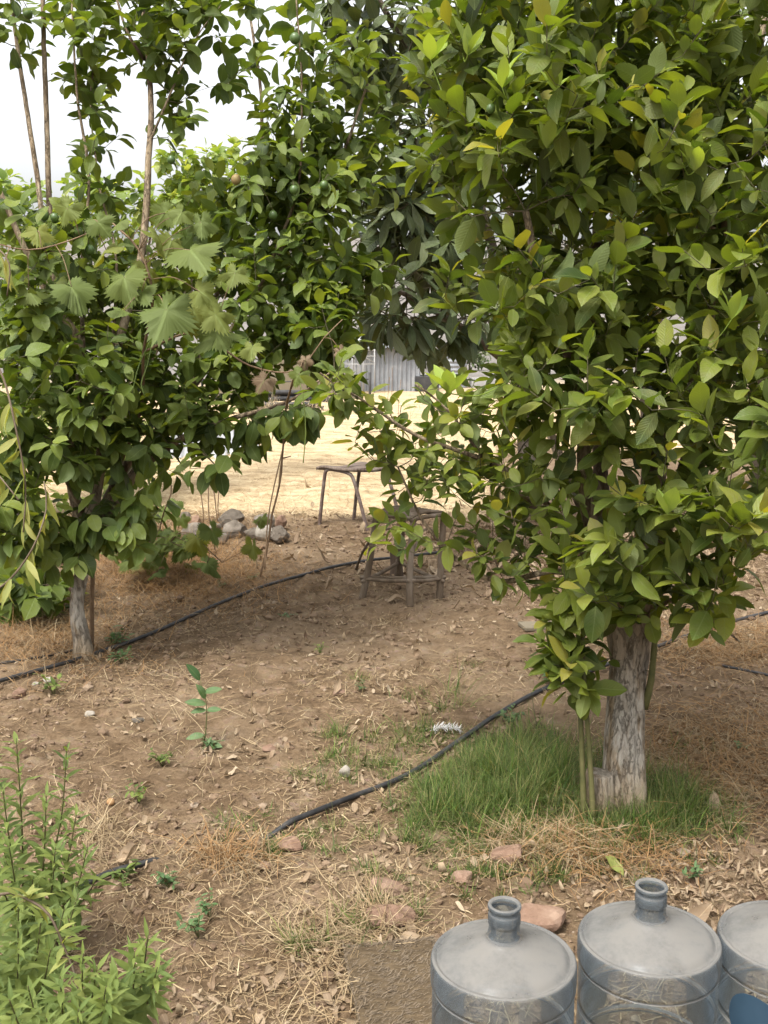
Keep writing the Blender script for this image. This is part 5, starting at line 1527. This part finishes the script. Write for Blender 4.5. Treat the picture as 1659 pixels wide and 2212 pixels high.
def lay(n, ptsf, L, W, curl, prof, mat, name, label, tilt=0.25, nseg=4, fold=(0, .3), wav=0.1, lift=0.004, rm=(0.5, 0.25), geo=None, up=0.0):
    p2 = ptsf
    p2 = np.asarray(p2)
    if len(p2) > 0:
        p2 = p2[(hose_dist(p2) > 0.03) | ((p2[:, 0] > -0.62) & (p2[:, 0] < -0.26) & (p2[:, 1] < 3.6)) | (p2[:, 1] > 8)]
    n = len(p2)
    z = gz(p2[:, 0], p2[:, 1]) + rng.uniform(0, lift * 2, n) + 0.002
    az = rng.uniform(0, 2 * math.pi, n)
    D = np.stack([np.cos(az), np.sin(az), np.abs(rng.normal(0, tilt, n)) + up], 1)
    N = np.stack([rng.normal(0, .35, n), rng.normal(0, .35, n), np.ones(n)], 1)
    l_ = rng.uniform(*L, n)
    g = geo or Geo()
    leaves(g, np.stack([p2[:, 0], p2[:, 1], z], 1), D, N, l_, (l_ * rng.uniform(*W, n) if W[1] > 0.02 else rng.uniform(*W, n)), rng.uniform(*curl, n), rng.uniform(*fold, n), np.clip(rng.normal(*rm, n), 0, 1), prof, nseg, wav)
    return g


g = lay(0, ground_pts(38000, -9, 9, 1.2, 8.8, dens_mix, 1.3), (0.010, 0.075), (0.0014, 0.0040), (-0.6, 1.6), prof_straw, None, '', '', 0.15, 3, wav=0.12, lift=0.005)
gr_ = Geo()
for (u, v, su, sv_, n_, up_) in [(340, 1190, 90, 40, 5200, 0.8), (400, 1250, 130, 40, 4200, 0.3), (110, 1390, 110, 40, 1500, 0.4), (1560, 1400, 110, 24, 1500, 0.2), (1560, 1640, 120, 60, 2600, 0.15), (1300, 1840, 130, 30, 700, 0.3), (500, 1850, 45, 14, 240, 0.4)]:
    q = np.array([G(*(np.array([u, v]) + rng.normal(0, 1, 2) * [su, sv_]))[:2] for _ in range(n_)])
    lay(0, q, (0.05, 0.16), (0.0016, 0.0036), (0.2, 2.4), prof_straw, None, '', '', 0.5, 4, wav=0.1, lift=0.01, rm=(0.45, 0.25), geo=gr_, up=up_)
M['rusty'] = leaf_mat('rusty', [(0.13, 0.065, 0.025), (0.24, 0.135, 0.055), (0.36, 0.23, 0.11)], (0.22, 0.13, 0.06), rib=(0.3, 0.2, 0.1), trans=0.2, rough=0.8, dust=0, tcol=(1.2, 1, .7))
tag(gr_.build('dry_grass', M['rusty']), 'rusty brown dry grass tangled on the soil behind the left trunk and right of the pale one', 'dry grass', kind='stuff')
q = np.array([G(*(np.array([1530, 1650]) + rng.normal(0, 1, 2) * [110, 60]))[:2] for _ in range(3400)])
lay(0, q, (0.04, 0.15), (0.0016, 0.0036), (0.0, 2.0), prof_straw, None, '', '', 0.25, 4, wav=0.1, lift=0.012, rm=(0.4, 0.22), geo=g, up=0.1)
q = np.array([G(*(np.array([1560, 1400]) + rng.normal(0, 1, 2) * [110, 22]))[:2] for _ in range(1600)])
lay(0, q, (0.04, 0.15), (0.0016, 0.0036), (0.0, 2.0), prof_straw, None, '', '', 0.25, 4, wav=0.1, lift=0.012, rm=(0.4, 0.22), geo=g, up=0.1)
for (u, v, sx_, sy_, n, up_) in [(820, 1990, 40, 18, 220, 0.5), (690, 2030, 60, 18, 170, 0.3), (410, 1590, 60, 60, 60, 0.4), (510, 1870, 70, 20, 160, 0.5), (1200, 1830, 120, 25, 700, 0.25), (215, 1820, 30, 40, 200, 0.7), (700, 2130, 30, 60, 80, 0.3), (350, 1160, 40, 25, 900, 0.8), (100, 1400, 90, 40, 500, .5)]:
    q = np.array([G(*(np.array([u, v]) + rng.normal(0, 1, 2) * [sx_, sy_]))[:2] for _ in range(n)])
    lay(0, q, (0.06, 0.17), (0.0014, 0.0032), (0.0, 1.8), prof_straw, None, '', '', 0.4, 4, wav=0.08, lift=0.006, rm=(0.55, 0.22), geo=g, up=up_)
q = np.array([G(*(np.array([430, 1570]) + rng.normal(0, 1, 2) * [50, 45]))[:2] for _ in range(26)])
lay(0, q, (0.18, 0.34), (0.0016, 0.0026), (-0.5, 1.0), prof_straw, None, '', '', 0.4, 7, wav=0.05, lift=0.01, rm=(0.85, 0.1), geo=g, up=0.25)
tag(g.build('dry_straw', M['straw']), 'tangled dry straw and grass stalks strewn over the soil', 'straw', kind='stuff')

g = lay(0, ground_pts(6500, -9, 9, 1.2, 8.6, lambda x, y: 0.15 + 0.85 * sstep(0.45, 0.6, fbm(x * 2.6 + 7, y * 2.6, 3, 66)), 1.35), (0.012, 0.048), (0.28, 0.55), (-2.6, 2.6), prof_citrus, None, '', '', 0.2, 5, (0.0, 0.9), wav=0.2, lift=0.004, rm=(0.5, .28))
q = np.array([G(*(np.array([1560, 1930]) + rng.normal(0, 1, 2) * [110, 80]))[:2] for _ in range(520)])
lay(0, q, (0.020, 0.052), (0.18, 0.36), (-2.0, 2.4), prof_citrus, None, '', '', 0.3, 5, (0.1, 0.9), wav=0.2, lift=0.008, rm=(0.5, .25), geo=g)
q = np.array([G(*(np.array([1250, 1190]) + rng.normal(0, 1, 2) * [260, 50]))[:2] for _ in range(1100)])
lay(0, q, (0.05, 0.15), (0.2, 0.4), (-2.0, 2.4), prof_citrus, None, '', '', 0.25, 5, (0.1, 0.9), wav=0.2, lift=0.008, rm=(0.35, .25), geo=g)
tag(g.build('leaf_litter', M['dead_leaf']), 'curled dry fallen leaves scattered on the soil', 'leaf litter', kind='stuff')

# crumbs of soil and gravel
g = Geo()
shapes = [rock_shape(1, 8, 500 + k) for k in range(6)]
pts = ground_pts(15000, -9, 9, 1.2, 8.6, lambda x, y: 0.2 + 0.8 * sstep(0.42, 0.6, fbm(x * 2.1 + 3, y * 2.1, 3, 88)), 1.5)
for k in range(len(pts)):
    sv, sf = shapes[k % 6]
    s_ = min(0.0032 * (1 + random.expovariate(1.0)), 0.024) * (0.8 + 0.08 * pts[k][1])
    a = random.random() * 6.3
    ca, sa = math.cos(a), math.sin(a)
    v = np.stack([sv[:, 0] * ca - sv[:, 1] * sa, sv[:, 0] * sa + sv[:, 1] * ca, sv[:, 2] * 0.7], 1) * s_
    v += [pts[k][0], pts[k][1], 0]
    v[:, 2] += float(gz(pts[k][0], pts[k][1])) + s_ * 0.25
    g.add(v, sf, None, np.full(len(v), np.clip(random.gauss(0.42, 0.22), 0, 1)))
tag(g.build('gravel', M['pebble'], smooth=False), 'soil crumbs and small gravel strewn over the yard', 'gravel', kind='stuff')

# green grass
g = Geo()
for (u, v, su, sv_, n, h0, h1) in [(1345, 1775, 55, 8, 700, 0.05, 0.12), (1150, 1690, 60, 45, 1500, 0.10, 0.21), (1440, 1740, 30, 25, 700, 0.10, 0.19), (1080, 1665, 95, 38, 5200, 0.05, 0.15), (1010, 1740, 75, 40, 4200, 0.05, 0.14), (1190, 1700, 70, 45, 3800, 0.06, 0.15), (1430, 1745, 60, 32, 3000, 0.05, 0.13), (1320, 1800, 90, 30, 1700, 0.03, 0.10), (1100, 1830, 160, 32, 1200, 0.02, 0.08),
                                 (850, 1620, 90, 32, 1500, 0.03, 0.09), (1000, 1590, 80, 14, 700, 0.03, 0.10), (560, 1815, 55, 22, 1100, 0.03, 0.09), (690, 1820, 60, 25, 350, 0.02, 0.06), (720, 1650, 40, 30, 350, 0.03, 0.08), (1000, 1900, 130, 30, 650, 0.02, 0.06), (1510, 1830, 60, 30, 260, .02, .06), (1120, 1720, 170, 75, 1500, 0.04, 0.13), (1450, 1770, 60, 30, 1700, 0.05, 0.14), (1210, 1860, 170, 30, 900, 0.02, 0.07), (930, 1690, 60, 60, 700, 0.03, 0.10), (960, 1480, 130, 40, 220, .02, .06), (830, 1985, 40, 15, 200, .04, .1), (690, 2040, 60, 20, 180, .04, .1), (1010, 1530, 25, 25, 60, .14, .24)]:
    nc = max(3, n // 42)
    ec = rng.normal(0, 1, (nc, 2)) * [su, sv_]
    e = ec[rng.integers(0, nc, n)] + rng.normal(0, 1, (n, 2)) * [11, 4.5]
    p2 = np.array([G(u + a, v + b)[:2] for a, b in e])
    hd = hose_dist(p2)
    p2, hd = p2[hd > 0.035], hd[hd > 0.035]
    n = len(p2)
    hk = 0.45 + 0.55 * sstep(0.04, 0.20, hd)
    az = rng.uniform(0, 6.3, n)
    ln_ = rng.uniform(0.15, 1.5, n) ** 1.0
    D = np.stack([np.cos(az) * ln_, np.sin(az) * ln_, np.ones(n)], 1)
    L_ = hk * rng.uniform(h0, h1, n) * np.clip(rng.normal(0.95, 0.25, n), 0.4, 1.6)
    leaves(g, np.stack([p2[:, 0], p2[:, 1], gz(p2[:, 0], p2[:, 1]) - 0.004], 1), D, np.stack([np.cos(az + 3.1), np.sin(az + 3.1), np.full(n, .6)], 1) + rng.normal(0, .3, (n, 3)), L_, rng.uniform(0.0011, 0.0022, n) * np.where(rng.uniform(0, 1, n) < 0.2, 2.5, 1.0), rng.uniform(-0.3, 1.6, n), 0.2, np.clip(rng.normal(0.38, 0.30, n) + (rng.uniform(0, 1, n) < 0.14) * 0.6, 0, 1), prof_blade, 4)
tag(g.build('grass', M['grass']), 'fine green grass growing round the trunk and along the hose', 'grass', kind='stuff')

# dry stubble on the open field
g = Geo()
n = 26000
y = 8.5 + 13 * rng.uniform(0, 1, n) ** 1.5
x = rng.uniform(-1, 1, n) * (0.4 * y)
k = ~((x > 1.0) & (y < 9 + 4 * sstep(1.0, 1.8, x)))
x, y = x[k], y[k]; n = len(x)
tall = sstep(13, 18, y) * (fbm(x * 0.8, y * 0.8, 2, 91) > 0.5)
az = rng.uniform(0, 6.3, n)
sp = rng.uniform(0.4, 2.5, n) * (1 - 0.75 * tall)
leaves(g, np.stack([x, y, gz(x, y)], 1), np.stack([np.cos(az) * sp, np.sin(az) * sp, np.full(n, .8)], 1), np.tile([0, -0.4, 1.0], (n, 1)), rng.uniform(0.05, 0.14, n) + tall * rng.uniform(0.1, 0.3, n), rng.uniform(0.003, 0.006, n), rng.uniform(0.2, 1.6, n), 0.1, np.clip(rng.normal(.5, .3, n), 0, 1), prof_straw, 3, 0.05)
tag(g.build('field_stubble', M['field_straw']), 'pale dry stubble covering the open field', 'stubble', kind='stuff')

# thin dry stalks standing at the field edge
g = Geo()
for (u, v, h) in [(470, 1135, 120), (455, 1140, 95), (478, 1138, 80), (440, 1130, 70), (845, 905, 110), (835, 905, 90), (860, 900, 80)]:
    b = GT(u, v); d = (b - CAM) @ FWD
    tp = b + [random.uniform(-.05, .05), 0, h * d / F]
    tube(g, smooth_path([b, (b + tp) / 2 + rng.normal(0, .01, 3), tp], 0.03), 0.004, 4)
tag(g.build('dry_stalks', M['cane']), 'thin brown dry stalks standing behind the stones and by the shed', 'stalks', kind='stuff')
